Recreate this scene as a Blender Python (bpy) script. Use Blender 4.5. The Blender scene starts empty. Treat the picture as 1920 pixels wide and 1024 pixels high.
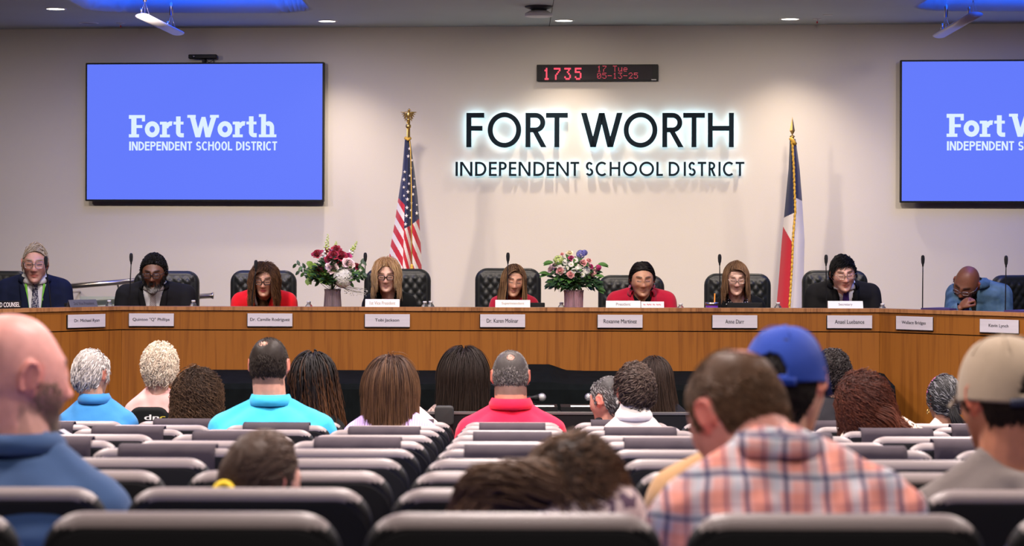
import bpy, math, random
import numpy as np
from mathutils import Vector, Matrix
from mathutils.bvhtree import BVHTree
PI = math.pi
rnd = random.Random(7)
rng = np.random.default_rng(11)
SC = bpy.context.scene
COL = SC.collection
FPX, CX, HY, ZC, ROLL = 4300.0, 960.0, 450.0, 1.85, 0.003

def P(px, py, d):
    """where the photograph shows a pixel, at depth d (metres in front of the camera)"""
    yc = py - ROLL * (px - CX)
    return Vector(((px - CX) * d / FPX, d, ZC - (yc - HY) * d / FPX))

# ------------------------------------------------------------------ materials
def new_mat(name):
    m = bpy.data.materials.new(name); m.use_nodes = True
    nt = m.node_tree
    return m, nt, nt.nodes['Principled BSDF']
def L(nt, a, b): nt.links.new(a, b)
def c4(c): return (c[0], c[1], c[2], 1.0)
def srgb(r, g, b):
    f = lambda v: (v / 255 / 12.92) if v / 255 <= .04045 else ((v / 255 + .055) / 1.055) ** 2.4
    return (f(r), f(g), f(b))
MATS = {}
def mat(name, col, rough=.5, metal=0., spec=.5, bump=0., bscale=60., var=0., vscale=8., emit=None, estr=1., sheen=0., coat=0., stretch=(1, 1, 1), sss=0.):
    if name in MATS: return MATS[name]
    m, nt, b = new_mat(name)
    b.inputs['Base Color'].default_value = c4(col)
    b.inputs['Roughness'].default_value = rough
    b.inputs['Metallic'].default_value = metal
    b.inputs['Specular IOR Level'].default_value = spec
    if sheen: b.inputs['Sheen Weight'].default_value = sheen
    if coat: b.inputs['Coat Weight'].default_value = coat
    if sss:
        b.inputs['Subsurface Weight'].default_value = sss
        b.inputs['Subsurface Radius'].default_value = (.012, .005, .003)
        b.inputs['Subsurface Scale'].default_value = 1.
    if emit:
        b.inputs['Emission Color'].default_value = c4(emit)
        b.inputs['Emission Strength'].default_value = estr
    tc = nt.nodes.new('ShaderNodeTexCoord'); mp = nt.nodes.new('ShaderNodeMapping')
    mp.inputs['Scale'].default_value = stretch
    L(nt, tc.outputs['Object'], mp.inputs['Vector'])
    if var:
        n = nt.nodes.new('ShaderNodeTexNoise'); n.inputs['Scale'].default_value = vscale; n.inputs['Detail'].default_value = 4
        L(nt, mp.outputs[0], n.inputs['Vector'])
        r = nt.nodes.new('ShaderNodeValToRGB')
        r.color_ramp.elements[0].position = .3; r.color_ramp.elements[1].position = .7
        r.color_ramp.elements[0].color = c4([v * (1 - var) for v in col]); r.color_ramp.elements[1].color = c4([min(1, v * (1 + var)) for v in col])
        L(nt, n.outputs['Fac'], r.inputs['Fac']); L(nt, r.outputs['Color'], b.inputs['Base Color'])
    if bump:
        n = nt.nodes.new('ShaderNodeTexNoise'); n.inputs['Scale'].default_value = bscale; n.inputs['Detail'].default_value = 3
        L(nt, mp.outputs[0], n.inputs['Vector'])
        bp = nt.nodes.new('ShaderNodeBump'); bp.inputs['Strength'].default_value = 1.; bp.inputs['Distance'].default_value = bump
        L(nt, n.outputs['Fac'], bp.inputs['Height']); L(nt, bp.outputs['Normal'], b.inputs['Normal'])
    MATS[name] = m
    return m

def mat_wood(name, c0, c1):
    m, nt, b = new_mat(name)
    tc = nt.nodes.new('ShaderNodeTexCoord'); mp = nt.nodes.new('ShaderNodeMapping'); mp.inputs['Scale'].default_value = (14, 14, .55)
    L(nt, tc.outputs['Object'], mp.inputs['Vector'])
    n = nt.nodes.new('ShaderNodeTexNoise'); n.inputs['Scale'].default_value = 2.2; n.inputs['Detail'].default_value = 8; n.inputs['Distortion'].default_value = .6
    L(nt, mp.outputs[0], n.inputs['Vector'])
    mp2 = nt.nodes.new('ShaderNodeMapping'); mp2.inputs['Scale'].default_value = (90, 90, 1.6); L(nt, tc.outputs['Object'], mp2.inputs['Vector'])
    n2 = nt.nodes.new('ShaderNodeTexNoise'); n2.inputs['Scale'].default_value = 2.; n2.inputs['Detail'].default_value = 3; L(nt, mp2.outputs[0], n2.inputs['Vector'])
    mp3 = nt.nodes.new('ShaderNodeMapping'); mp3.inputs['Scale'].default_value = (1.7, 1.7, .1); L(nt, tc.outputs['Object'], mp3.inputs['Vector'])
    n3 = nt.nodes.new('ShaderNodeTexNoise'); n3.inputs['Scale'].default_value = 1.; L(nt, mp3.outputs[0], n3.inputs['Vector'])
    a = nt.nodes.new('ShaderNodeMath'); a.operation = 'MULTIPLY_ADD'; a.inputs[1].default_value = .45; L(nt, n2.outputs['Fac'], a.inputs[0]); L(nt, n.outputs['Fac'], a.inputs[2])
    a2 = nt.nodes.new('ShaderNodeMath'); a2.operation = 'MULTIPLY_ADD'; a2.inputs[1].default_value = .5; L(nt, n3.outputs['Fac'], a2.inputs[0]); L(nt, a.outputs[0], a2.inputs[2])
    r = nt.nodes.new('ShaderNodeValToRGB'); e = r.color_ramp.elements
    e[0].position = .68; e[0].color = c4(c0); e[1].position = 1.22 if False else 1.0; e[1].color = c4(c1)
    L(nt, a2.outputs[0], r.inputs['Fac']); L(nt, r.outputs[0], b.inputs['Base Color'])
    b.inputs['Roughness'].default_value = .42; b.inputs['Specular IOR Level'].default_value = .35
    return m

def mat_skin(base):
    key = 'skin_%d_%d_%d' % tuple(int(v * 255) for v in base)
    if key in MATS: return MATS[key]
    m, nt, b = new_mat(key)
    at = nt.nodes.new('ShaderNodeAttribute'); at.attribute_name = 'Col'
    n = nt.nodes.new('ShaderNodeTexNoise'); n.inputs['Scale'].default_value = 35; n.inputs['Detail'].default_value = 4
    tc = nt.nodes.new('ShaderNodeTexCoord'); L(nt, tc.outputs['Object'], n.inputs['Vector'])
    mr = nt.nodes.new('ShaderNodeMapRange'); mr.inputs['From Min'].default_value = .3; mr.inputs['From Max'].default_value = .7
    mr.inputs['To Min'].default_value = .88; mr.inputs['To Max'].default_value = 1.08
    L(nt, n.outputs['Fac'], mr.inputs['Value'])
    mx = nt.nodes.new('ShaderNodeMix'); mx.data_type = 'RGBA'; mx.blend_type = 'MULTIPLY'; mx.inputs['Factor'].default_value = 1
    L(nt, at.outputs['Color'], mx.inputs['A']); L(nt, mr.outputs[0], mx.inputs['B'])
    L(nt, mx.outputs['Result'], b.inputs['Base Color'])
    b.inputs['Roughness'].default_value = .48; b.inputs['Specular IOR Level'].default_value = .4
    b.inputs['Subsurface Weight'].default_value = .12; b.inputs['Subsurface Radius'].default_value = (.01, .004, .002); b.inputs['Subsurface Scale'].default_value = 1.
    bp = nt.nodes.new('ShaderNodeBump'); bp.inputs['Distance'].default_value = .0006; L(nt, n.outputs['Fac'], bp.inputs['Height']); L(nt, bp.outputs[0], b.inputs['Normal'])
    MATS[key] = m
    return m

def mat_hair(rough=.52):
    if 'hair' in MATS: return MATS['hair']
    m, nt, b = new_mat('hair')
    at = nt.nodes.new('ShaderNodeAttribute'); at.attribute_name = 'Col'
    g = nt.nodes.new('ShaderNodeNewGeometry')
    mr = nt.nodes.new('ShaderNodeMapRange'); mr.inputs['To Min'].default_value = .7; mr.inputs['To Max'].default_value = 1.3
    L(nt, g.outputs['Random Per Island'], mr.inputs['Value'])
    mx = nt.nodes.new('ShaderNodeMix'); mx.data_type = 'RGBA'; mx.blend_type = 'MULTIPLY'; mx.inputs['Factor'].default_value = 1
    L(nt, at.outputs['Color'], mx.inputs['A']); L(nt, mr.outputs[0], mx.inputs['B']); L(nt, mx.outputs['Result'], b.inputs['Base Color'])
    b.inputs['Roughness'].default_value = rough; b.inputs['Specular IOR Level'].default_value = .18
    MATS['hair'] = m
    return m

# ------------------------------------------------------------------ object helpers
def tag(o, label=None, cat=None, group=None, kind=None):
    if label: o['label'] = label
    if cat: o['category'] = cat
    if group: o['group'] = group
    if kind: o['kind'] = kind
    return o
def empty(name, loc=(0, 0, 0), rz=0., label=None, cat=None, group=None, kind=None):
    o = bpy.data.objects.new(name, None); COL.objects.link(o)
    o.location = loc; o.rotation_euler = (0, 0, rz); o.empty_display_size = .1
    return tag(o, label, cat, group, kind)
def link_mesh(name, me, mats, parent=None, loc=None, rz=None, smooth=True):
    o = bpy.data.objects.new(name, me); COL.objects.link(o)
    if not isinstance(mats, (list, tuple)): mats = [mats]
    for m in mats: me.materials.append(m)
    if parent is not None: o.parent = parent
    if loc is not None: o.location = loc
    if rz is not None: o.rotation_euler = (0, 0, rz)
    return o
def np_mesh(name, V, F, smooth=True, mi=None, col=None):
    """V (n,3), F list of index arrays (quads/tris, may be an (m,4) array)"""
    me = bpy.data.meshes.new(name)
    V = np.asarray(V, dtype=np.float32)
    if isinstance(F, np.ndarray):
        m, k = F.shape
        me.vertices.add(len(V)); me.vertices.foreach_set('co', V.ravel())
        me.loops.add(m * k); me.loops.foreach_set('vertex_index', F.astype(np.int32).ravel())
        me.polygons.add(m); me.polygons.foreach_set('loop_start', np.arange(0, m * k, k, dtype=np.int32))
        me.update(calc_edges=True)
    else:
        me.from_pydata([tuple(map(float, v)) for v in V], [], F)
        me.update()
    if smooth: me.polygons.foreach_set('use_smooth', np.ones(len(me.polygons), dtype=bool))
    if mi is not None: me.polygons.foreach_set('material_index', np.asarray(mi, dtype=np.int32))
    if col is not None:
        a = me.color_attributes.new('Col', 'FLOAT_COLOR', 'POINT')
        c = np.ones((len(V), 4), dtype=np.float32); c[:, :3] = col
        a.data.foreach_set('color', c.ravel())
    me.validate()
    return me

class MB:
    """collects shapes into one mesh"""
    def __init__(s): s.v = []; s.f = []; s.m = []; s.sm = []; s.cur = 0
    def add(s, V, F, mi=0, smooth=False):
        o = len(s.v); s.v += [tuple(map(float, p)) for p in V]
        for f in F: s.f.append([int(i) + o for i in f]); s.m.append(mi); s.sm.append(smooth)
        return s
    def box(s, x0, x1, y0, y1, z0, z1, mi=0):
        V = [(x0, y0, z0), (x1, y0, z0), (x1, y1, z0), (x0, y1, z0), (x0, y0, z1), (x1, y0, z1), (x1, y1, z1), (x0, y1, z1)]
        return s.add(V, [(3, 2, 1, 0), (4, 5, 6, 7), (0, 1, 5, 4), (1, 2, 6, 5), (2, 3, 7, 6), (3, 0, 4, 7)], mi)
    def prism(s, pts, y0, y1, mi=0):
        """2-D polygon (x,z) extruded in y from y0 (front) to y1"""
        n = len(pts)
        ar = sum(pts[i][0] * pts[(i + 1) % n][1] - pts[(i + 1) % n][0] * pts[i][1] for i in range(n))
        if ar < 0: pts = pts[::-1]
        V = [(p[0], y0, p[1]) for p in pts] + [(p[0], y1, p[1]) for p in pts]
        F = [tuple(range(n)), tuple(range(2 * n - 1, n - 1, -1))] + [(i, i + n, (i + 1) % n + n, (i + 1) % n) for i in range(n)]
        return s.add(V, F, mi)
    def poly(s, pts, z0, z1, mi=0):
        """plan polygon (x,y) extruded in z"""
        n = len(pts)
        ar = sum(pts[i][0] * pts[(i + 1) % n][1] - pts[(i + 1) % n][0] * pts[i][1] for i in range(n))
        if ar < 0: pts = pts[::-1]
        V = [(p[0], p[1], z0) for p in pts] + [(p[0], p[1], z1) for p in pts]
        F = [tuple(range(n - 1, -1, -1)), tuple(range(n, 2 * n))] + [(i, (i + 1) % n, (i + 1) % n + n, i + n) for i in range(n)]
        return s.add(V, F, mi)
    def tube(s, pts, r, n=8, mi=0, smooth=True):
        V, F = tube(pts, r, n); return s.add(V, F, mi, smooth)
    def lathe(s, prof, n=24, cx=0, cy=0, mi=0, smooth=True, cap=True):
        V = []; F = []
        for r, z in prof:
            for i in range(n): a = 2 * PI * i / n; V.append((cx + r * math.cos(a), cy + r * math.sin(a), z))
        for k in range(len(prof) - 1):
            for i in range(n): j = (i + 1) % n; F.append((k * n + i, k * n + j, (k + 1) * n + j, (k + 1) * n + i))
        if cap: F.append(tuple(range(n - 1, -1, -1))); F.append(tuple((len(prof) - 1) * n + i for i in range(n)))
        return s.add(V, F, mi, smooth)
    def ell(s, c, r, nu=16, nv=10, mi=0, R=None):
        V, F = ellipsoid(c, r, nu, nv, R); return s.add(V, F, mi, True)
    def build(s, name, mats, parent=None, loc=None, rz=None):
        me = bpy.data.meshes.new(name); me.from_pydata(s.v, [], s.f); me.update()
        me.polygons.foreach_set('material_index', s.m); me.polygons.foreach_set('use_smooth', s.sm)
        return link_mesh(name, me, mats, parent, loc, rz)

def tube(pts, r, n=8, caps=True):
    pts = [np.array(p, float) for p in pts]; K = len(pts)
    if not hasattr(r, '__len__'): r = [r] * K
    V = []; F = []
    ref = None
    for k in range(K):
        t = pts[min(k + 1, K - 1)] - pts[max(k - 1, 0)]; t /= (np.linalg.norm(t) + 1e-12)
        if ref is None: ref = np.array([0, 0, 1.]) if abs(t[2]) < .9 else np.array([1., 0, 0])
        u = np.cross(t, ref); u /= (np.linalg.norm(u) + 1e-12); w = np.cross(u, t); ref = w
        for i in range(n):
            a = 2 * PI * i / n; V.append(pts[k] + r[k] * (math.cos(a) * u + math.sin(a) * w))
    for k in range(K - 1):
        for i in range(n): j = (i + 1) % n; F.append((k * n + i, (k + 1) * n + i, (k + 1) * n + j, k * n + j))
    if caps: F.append(tuple(range(n))); F.append(tuple((K - 1) * n + n - 1 - i for i in range(n)))
    return V, F
def capsule(a, b, ra, rb, n=12, m=4):
    """tube with rounded ends"""
    a = np.array(a, float); b = np.array(b, float); d = b - a; l = np.linalg.norm(d) + 1e-9; d /= l
    pts = []; r = []
    for i in range(m):
        t = PI / 2 * (1 - i / m); pts.append(a - d * ra * math.sin(t)); r.append(max(ra * math.cos(t), ra * .05))
    for i in range(5): t = i / 4; pts.append(a + d * l * t); r.append(ra + (rb - ra) * t)
    for i in range(1, m + 1):
        t = PI / 2 * i / m; pts.append(b + d * rb * math.sin(t)); r.append(max(rb * math.cos(t), rb * .05))
    return tube(pts, r, n)
def ellipsoid(c, r, nu=16, nv=10, R=None):
    V = [(0, 0, -1.)]; F = []
    for j in range(1, nv):
        ph = -PI / 2 + PI * j / nv
        for i in range(nu): a = 2 * PI * i / nu; V.append((math.cos(ph) * math.cos(a), math.cos(ph) * math.sin(a), math.sin(ph)))
    V.append((0, 0, 1.)); T = len(V) - 1
    for i in range(nu):
        F.append((0, 1 + (i + 1) % nu, 1 + i)); b = 1 + (nv - 2) * nu; F.append((T, b + i, b + (i + 1) % nu))
    for j in range(nv - 2):
        for i in range(nu): a = 1 + j * nu; k = (i + 1) % nu; F.append((a + i, a + k, a + nu + k, a + nu + i))
    V = np.array(V) * np.array(r)
    if R is not None: V = V @ np.array(R).T
    return V + np.array(c), F

def rr_loop(w, h, r, n=6, cx=0., cz=0.):
    """rounded rectangle loop in x,z"""
    r = min(r, w / 2 - 1e-4, h / 2 - 1e-4); out = []
    for (sx, sz, a0) in ((1, 1, 0), (-1, 1, 90), (-1, -1, 180), (1, -1, 270)):
        for i in range(n + 1):
            a = math.radians(a0 + 90 * i / n); out.append((cx + sx * (w / 2 - r) + r * math.cos(a), cz + sz * (h / 2 - r) + r * math.sin(a)))
    return out
def slab(mb, w, h, t, r, er, cx=0., cy=0., cz=0., mi=0, n=6, m=4, disp=None):
    """rounded slab lying in x,z, thickness t in y with rolled edges er"""
    loops = []
    for k in range(m + 1):
        a = PI / 2 * k / m; loops.append((er * (1 - math.sin(a)), -t / 2 + er * (1 - math.cos(a))))
    loops = loops + [(i, -y) for (i, y) in loops[::-1]]
    V = []; F = []; N = 4 * (n + 1)
    for ins, y in loops:
        for (x, z) in rr_loop(w - 2 * ins, h - 2 * ins, max(r - ins, .001), n, cx, cz): V.append((x, cy + y, z))
    for k in range(len(loops) - 1):
        for i in range(N): j = (i + 1) % N; F.append((k * N + i, k * N + j, (k + 1) * N + j, (k + 1) * N + i))
    F.append(tuple(range(N - 1, -1, -1))); F.append(tuple((len(loops) - 1) * N + i for i in range(N)))
    return mb.add(V, F, mi, True)

def eval_mesh(me, mods):
    """apply modifiers without operators -> new mesh"""
    o = bpy.data.objects.new('tmp', me); COL.objects.link(o)
    for kind, kw in mods:
        md = o.modifiers.new('m', kind)
        for k, v in kw.items(): setattr(md, k, v)
    dg = bpy.context.evaluated_depsgraph_get(); dg.update()
    out = bpy.data.meshes.new_from_object(o.evaluated_get(dg))
    bpy.data.objects.remove(o)
    return out
def fuse(parts, voxel, smooth=4, fac=.5):
    V = []; F = []
    for v, f in parts:
        o = len(V); V += [tuple(map(float, p)) for p in v]; F += [[int(i) + o for i in q] for q in f]
    me = bpy.data.meshes.new('tmp'); me.from_pydata(V, [], F); me.update()
    out = eval_mesh(me, [('REMESH', dict(mode='VOXEL', voxel_size=voxel)), ('SMOOTH', dict(factor=fac, iterations=smooth))])
    bpy.data.meshes.remove(me)
    out.polygons.foreach_set('use_smooth', np.ones(len(out.polygons), dtype=bool))
    return out
def coords(me):
    a = np.empty(len(me.vertices) * 3, dtype=np.float32); me.vertices.foreach_get('co', a); return a.reshape(-1, 3)
def normals(me):
    a = np.empty(len(me.vertices) * 3, dtype=np.float32); me.vertices.foreach_get('normal', a); return a.reshape(-1, 3)
def set_col(me, c):
    a = me.color_attributes.new('Col', 'FLOAT_COLOR', 'POINT')
    q = np.ones((len(me.vertices), 4), dtype=np.float32); q[:, :3] = c; a.data.foreach_set('color', q.ravel())
def text_poly(body, x0, x1, z0, z1, y, depth=.002, bold=0., keep=True):
    """lettering fitted into a box; returns V,F facing -y"""
    cu = bpy.data.curves.new('t', 'FONT'); cu.body = body; cu.size = 1; cu.offset = bold; cu.resolution_u = 3
    o = bpy.data.objects.new('t', cu); COL.objects.link(o)
    dg = bpy.context.evaluated_depsgraph_get(); dg.update()
    me = bpy.data.meshes.new_from_object(o.evaluated_get(dg)); bpy.data.objects.remove(o)
    v = coords(me); a = v.min(0); b = v.max(0)
    sx = (x1 - x0) / (b[0] - a[0]); sz = (z1 - z0) / (b[1] - a[1])
    V = [((p[0] - a[0]) * sx + x0, y, (p[1] - a[1]) * sz + z0) for p in v]
    F = [tuple(p.vertices) for p in me.polygons]
    bpy.data.meshes.remove(me)
    return V, F
def smooth01(x, a, b):
    t = np.clip((x - a) / (b - a), 0, 1); return t * t * (3 - 2 * t)
# ------------------------------------------------------------------ people
def head_surf(D, hp):
    """unit directions (n,3) -> head surface; face looks to +y"""
    a, b, c = hp['a'], hp['b'], hp['c']
    x, y, z = D[:, 0], D[:, 1], D[:, 2]
    pn = (np.abs(x) ** 2.25 + np.abs(y) ** 2.25 + np.abs(z) ** 2.25) ** (1 / 2.25)
    X, Y, Z = x / pn * a, y / pn * b, z / pn * c
    t = np.clip(-Z / c, 0, 1)
    X = X * (1 - hp.get('jaw', .25) * smooth01(t, .15, 1))
    Y = np.where(Y < 0, Y * (1 - .5 * smooth01(t, .15, .9)), Y * (1 - .10 * smooth01(np.clip(Z / c, 0, 1), .1, .8)))
    Y = Y + .045 * smooth01(t, .4, 1) 
    Y = Y - .012 * smooth01(np.clip(Z / c, 0, 1), 0, .9)
    fr = smooth01(y, .15, .5)
    s = hp.get('s', 1.)
    def g(x0, z0, sx, sz, am):
        r = 0
        for sg in ((1, -1) if x0 else (1,)): r = r + am * np.exp(-((X - sg * x0 * s) / (sx * s)) ** 2 - ((Z - z0 * s) / (sz * s)) ** 2)
        return r * fr * s
    nz = hp.get('nose', 1.)
    Y = Y + g(0, .016, .010, .024, .014 * nz) + g(0, -.020, .013, .015, .025 * nz) + g(.012, -.026, .008, .008, .009 * nz)
    Y = Y + g(.031, .018, .017, .013, -.018) + g(.031, .013, .012, .009, .012) + g(.027, .038, .022, .009, .007)
    Y = Y + g(0, -.050, .022, .006, .008) + g(0, -.062, .016, .006, .009) + g(0, -.0562, .02, .0025, -.003) + g(0, -.073, .018, .006, -.004)
    Y = Y + g(0, -.093, .018, .014, .008) + g(.042, -.014, .018, .018, .005 + hp.get('cheek', 0.))
    return np.stack([X, Y, Z], 1)
def sph_grid(nu, nv):
    ph = -PI / 2 + PI * (np.arange(nv) + .5) / nv; th = 2 * PI * np.arange(nu) / nu
    pp, tt = np.meshgrid(ph, th, indexing='ij')
    D = np.stack([np.cos(pp) * np.cos(tt), np.cos(pp) * np.sin(tt), np.sin(pp)], -1).reshape(-1, 3)
    D = np.vstack([D, [[0, 0, -1.]], [[0, 0, 1.]]])
    F = []
    for j in range(nv - 1):
        for i in range(nu): k = (i + 1) % nu; F.append((j * nu + i, j * nu + k, (j + 1) * nu + k, (j + 1) * nu + i))
    S = nv * nu; T = S + 1
    for i in range(nu): k = (i + 1) % nu; F.append((S, k, i)); F.append((T, (nv - 1) * nu + i, (nv - 1) * nu + k))
    return D, F
def Rz(a): c, s = math.cos(a), math.sin(a); return np.array([[c, -s, 0], [s, c, 0], [0, 0, 1.]])
def Rx(a): c, s = math.cos(a), math.sin(a); return np.array([[1, 0, 0], [0, c, -s], [0, s, c]])
def Ry(a): c, s = math.cos(a), math.sin(a); return np.array([[c, 0, s], [0, 1, 0], [-s, 0, c]])
def head_rot(yaw, pitch, roll):
    """yaw: heading (0 = away from camera, + = to the right), pitch + = looking down, roll + = tilt to its right"""
    return Rz(-math.radians(yaw)) @ Ry(math.radians(roll)) @ Rx(-math.radians(pitch))

def hair_mask(p, o):
    """1 where hair grows, head-local coords"""
    x, y, z = p[:, 0], p[:, 1], p[:, 2]
    nape = o.get('nape', -.065); fz = o.get('front', .080)
    zb = np.interp(y, [-.12, -.035, -.028, .004, .010, .028, .036, .050, .060, .1], [nape, nape, .034, .036, -.012, -.012, .035, fz - .018, fz, fz])
    zb = zb + o.get('temple', 0.) * smooth01(np.abs(x), .03, .05) * smooth01(y, .02, .05)
    return smooth01(z - zb, -.002, .010)

def strands_mesh(Pt, r, col, ns=3):
    """Pt (S,K,3) centre lines, r (S,K) radii, col (S,K,3)"""
    S, K, _ = Pt.shape
    T = np.gradient(Pt, axis=1); T /= (np.linalg.norm(T, axis=2, keepdims=True) + 1e-9)
    ref = np.zeros_like(T); ref[..., 0] = .31; ref[..., 1] = .83; ref[..., 2] = .46
    U = np.cross(T, ref); U /= (np.linalg.norm(U, axis=2, keepdims=True) + 1e-9); W = np.cross(T, U)
    V = np.empty((S, K, ns, 3)); C = np.empty((S, K, ns, 3))
    for i in range(ns):
        a = 2 * PI * i / ns; V[:, :, i] = Pt + r[..., None] * (math.cos(a) * U + math.sin(a) * W); C[:, :, i] = col
    idx = np.arange(S * K * ns).reshape(S, K, ns)
    F = []
    for i in range(ns):
        j = (i + 1) % ns
        F.append(np.stack([idx[:, :-1, i], idx[:, :-1, j], idx[:, 1:, j], idx[:, 1:, i]], -1).reshape(-1, 4))
    return V.reshape(-1, 3), np.concatenate(F), C.reshape(-1, 3)

def make_hair(J, hp, o):
    """o: options (see people list). Returns a mesh in world coordinates"""
    H, R = J['H'], J['R']
    n = o.get('n', 900); Lh = o.get('len', .04); K = o.get('K', 5 if Lh < .08 else 16)
    c0 = np.array(o['col']); c1 = np.array(o.get('tip', o['col']))
    th = o.get('thick', .010)
    Vs = []; Fs = []; Cs = []; off = 0
    # scalp layer: head copy pushed out where the hair grows, pulled in elsewhere
    D, F0 = sph_grid(72, 56)
    p = head_surf(D, hp); m = hair_mask(p / hp['s'], o)
    if o.get('crown'):
        cc = np.array(o['crown'][:3]); m = m * smooth01(np.linalg.norm(p - cc * hp['s'], axis=1), o['crown'][3] * .55, o['crown'][3])
    nn = p / np.linalg.norm(p, axis=1, keepdims=True)
    lump = .5 + .5 * np.sin(p[:, 0] * 170 + 3 * np.sin(p[:, 2] * 90)) * np.sin(p[:, 2] * 140 + p[:, 1] * 120)
    m = m * (1 - smooth01(p[:, 2], o.get('ztop', 9.), o.get('ztop', 9.) + .01))
    dsp = m * (th * (.75 + .4 * lump)) - (1 - m) * .012
    ps = (p + nn * dsp[:, None]) @ R.T + H
    F4 = np.array([f if len(f) == 4 else (f[0], f[1], f[2], f[2]) for f in F0])
    quads = np.array([f for f in F0 if len(f) == 4])
    Vs.append(ps); Fs.append(quads); Cs.append(np.tile(c0 * .8, (len(ps), 1))); off += len(ps)
    # strands
    D = rng.normal(size=(n * 6, 3)); D /= np.linalg.norm(D, axis=1, keepdims=True)
    p = head_surf(D, hp); m = hair_mask(p / hp['s'], o)
    if o.get('crown'):
        cc = np.array(o['crown'][:3]); q = smooth01(np.linalg.norm(p - cc * hp['s'], axis=1), o['crown'][3] * .4, o['crown'][3] * 1.15); m = m * (q > rng.random(len(q)) * .95 + .03)
    if o.get('rootz') is not None: m = m * (p[:, 2] > o['rootz'])
    if o.get('ztop') is not None: m = m * (p[:, 2] < o['ztop'])
    k = np.where(m > .5)[0][:n]; p = p[k]; S = len(p)
    nn = p / np.linalg.norm(p, axis=1, keepdims=True)
    jit = rng.normal(size=(S, 3))
    ds = (Lh * (1 + o.get('lv', .25) * (rng.random(S) - .5) * 2))[:, None] / (K - 1)
    mode = o.get('mode', 'short')
    lay = rng.random(S)
    pts = np.empty((S, K, 3)); pts[:, 0] = p + nn * th * (.8 if mode == 'short' else .3)
    if mode == 'short':
        comb = np.array(o.get('comb', (0, -.3, -1.)))
        if o.get('part') is not None:
            sx = np.where(p[:, 0] > o['part'], 1., -1.)[:, None]; cv = np.concatenate([sx, np.zeros((S, 1)), -.2 * np.ones((S, 1))], 1) * .8 + comb * .5
        else: cv = np.tile(comb, (S, 1))
        cv = cv - nn * (cv * nn).sum(1, keepdims=True); cv /= (np.linalg.norm(cv, axis=1, keepdims=True) + 1e-6)
        d = cv + nn * o.get('lift', .35) + jit * o.get('messy', .18); d /= np.linalg.norm(d, axis=1, keepdims=True)
        for q in range(1, K):
            d = d + jit * .05 + cv * .15; d /= np.linalg.norm(d, axis=1, keepdims=True)
            x = pts[:, q - 1] + d * ds
            e = x / np.array([hp['a'], hp['b'], hp['c']]); rr = np.linalg.norm(e, axis=1, keepdims=True)
            x = np.where(rr < 1.0, x / np.maximum(rr, .3) * 1.02, x); mh = 1 + o.get('maxh', th * 1.2 + .004) / .09 * (.6 + .6 * lay[:, None]); rr = np.maximum(rr, 1.02)
            pts[:, q] = np.where(rr > mh, x * mh / rr, x)
        W = pts @ R.T + H
    else:
        g = R.T @ np.array([0, 0, -1.])
        part = o.get('part', 0.)
        sx = np.tanh((p[:, 0] - part) / .012)[:, None]
        back = np.array(o.get('back', (0, -.6, 0)))
        d = sx * np.array([[.9, 0, 0]]) * o.get('side', 1.) + back + g * .3
        d = d - nn * (d * nn).sum(1, keepdims=True); d /= (np.linalg.norm(d, axis=1, keepdims=True) + 1e-6); d = d + nn * o.get('lift', .10) + jit * .07
        d /= np.linalg.norm(d, axis=1, keepdims=True)
        ctr = J['Sc'] + np.array([0, 0, -.13]); rbv, fbv = J['rb'], J['fb']
        cur = p + nn * .004
        vol = o.get('vol', .018)
        faceK = o.get('face', .060)
        for q in range(1, K):
            tt = q / (K - 1)
            d = d * .55 + g * (.48 + .3 * tt) + jit * .025; 
            tgt = o.get('sweep')
            if tgt is not None: d = d + (R.T @ np.array(tgt)) * .3 * smooth01(np.array(tt), .15, .6)
            d /= np.linalg.norm(d, axis=1, keepdims=True)
            cur = cur + d * ds
            oo = (.006 + vol * lay * (1 + o.get('bot', 0) * tt))[:, None]
            rad = np.array([[hp['a'], hp['b'], hp['c']]]) + oo
            e = cur / rad; rr = np.linalg.norm(e, axis=1, keepdims=True)
            cur = np.where(rr < 1, cur / np.maximum(rr, .2), cur)
            # neck: keep hair off the face and outside the neck
            fk = faceK * np.sqrt(np.clip((.092 - cur[:, 2]) / .045, 0, 1)); inface = (cur[:, 1] > .030) & (np.abs(cur[:, 0]) < fk)
            sg = np.where(p[:, 0] > part, 1., -1.)
            cur[:, 0] = np.where(inface, sg * (fk + .006 * lay), cur[:, 0])
            if o.get('hug'):   # keep the fall close to head width
                wmax = hp['a'] + o['hug'] * (.6 + .8 * lay) * (.6 + .8 * tt)
                cur[:, 0] = np.clip(cur[:, 0], -wmax, wmax)
            w = cur @ R.T + H
            # body collider
            rel = w - ctr; bx = rel @ rbv; by = rel @ fbv; bz = rel[:, 2]
            ex = np.stack([bx / (J['hw'] + .02), by / (.125 + oo[:, 0]), bz / .19], 1); r2 = np.linalg.norm(ex, axis=1)
            push = r2 < 1
            by2 = np.where(push, np.sign(by + (-.02 if o.get('behind', True) else .02)) * np.sqrt(np.clip(1 - ex[:, 0] ** 2 - ex[:, 2] ** 2, 0, 1)) * (.125 + oo[:, 0]), by)
            w = w + fbv * (by2 - by)[:, None]
            cur = (w - H) @ R
            pts[:, q] = cur
        W = pts @ R.T + H
    cu = o.get('curl', 0.)
    tt = np.linspace(0, 1, K)
    if cu:
        fr = o.get('cfreq', 3.) * 2 * PI; phs = rng.random(S) * 6.28
        ang = tt[None] * fr * (.8 + .4 * rng.random(S))[:, None] + phs[:, None]
        am = cu * np.minimum(1, tt * 2.5)[None]
        W[:, :, 0] += am * np.cos(ang); W[:, :, 1] += am * np.sin(ang); W[:, :, 2] += am * .5 * np.sin(ang + 1.3)
    sr = o.get('r', .0022)
    rad = sr * np.interp(tt, [0, .15, .8, 1], [.7, 1, .9, .25])[None] * (.7 + .6 * rng.random(S))[:, None]
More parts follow.
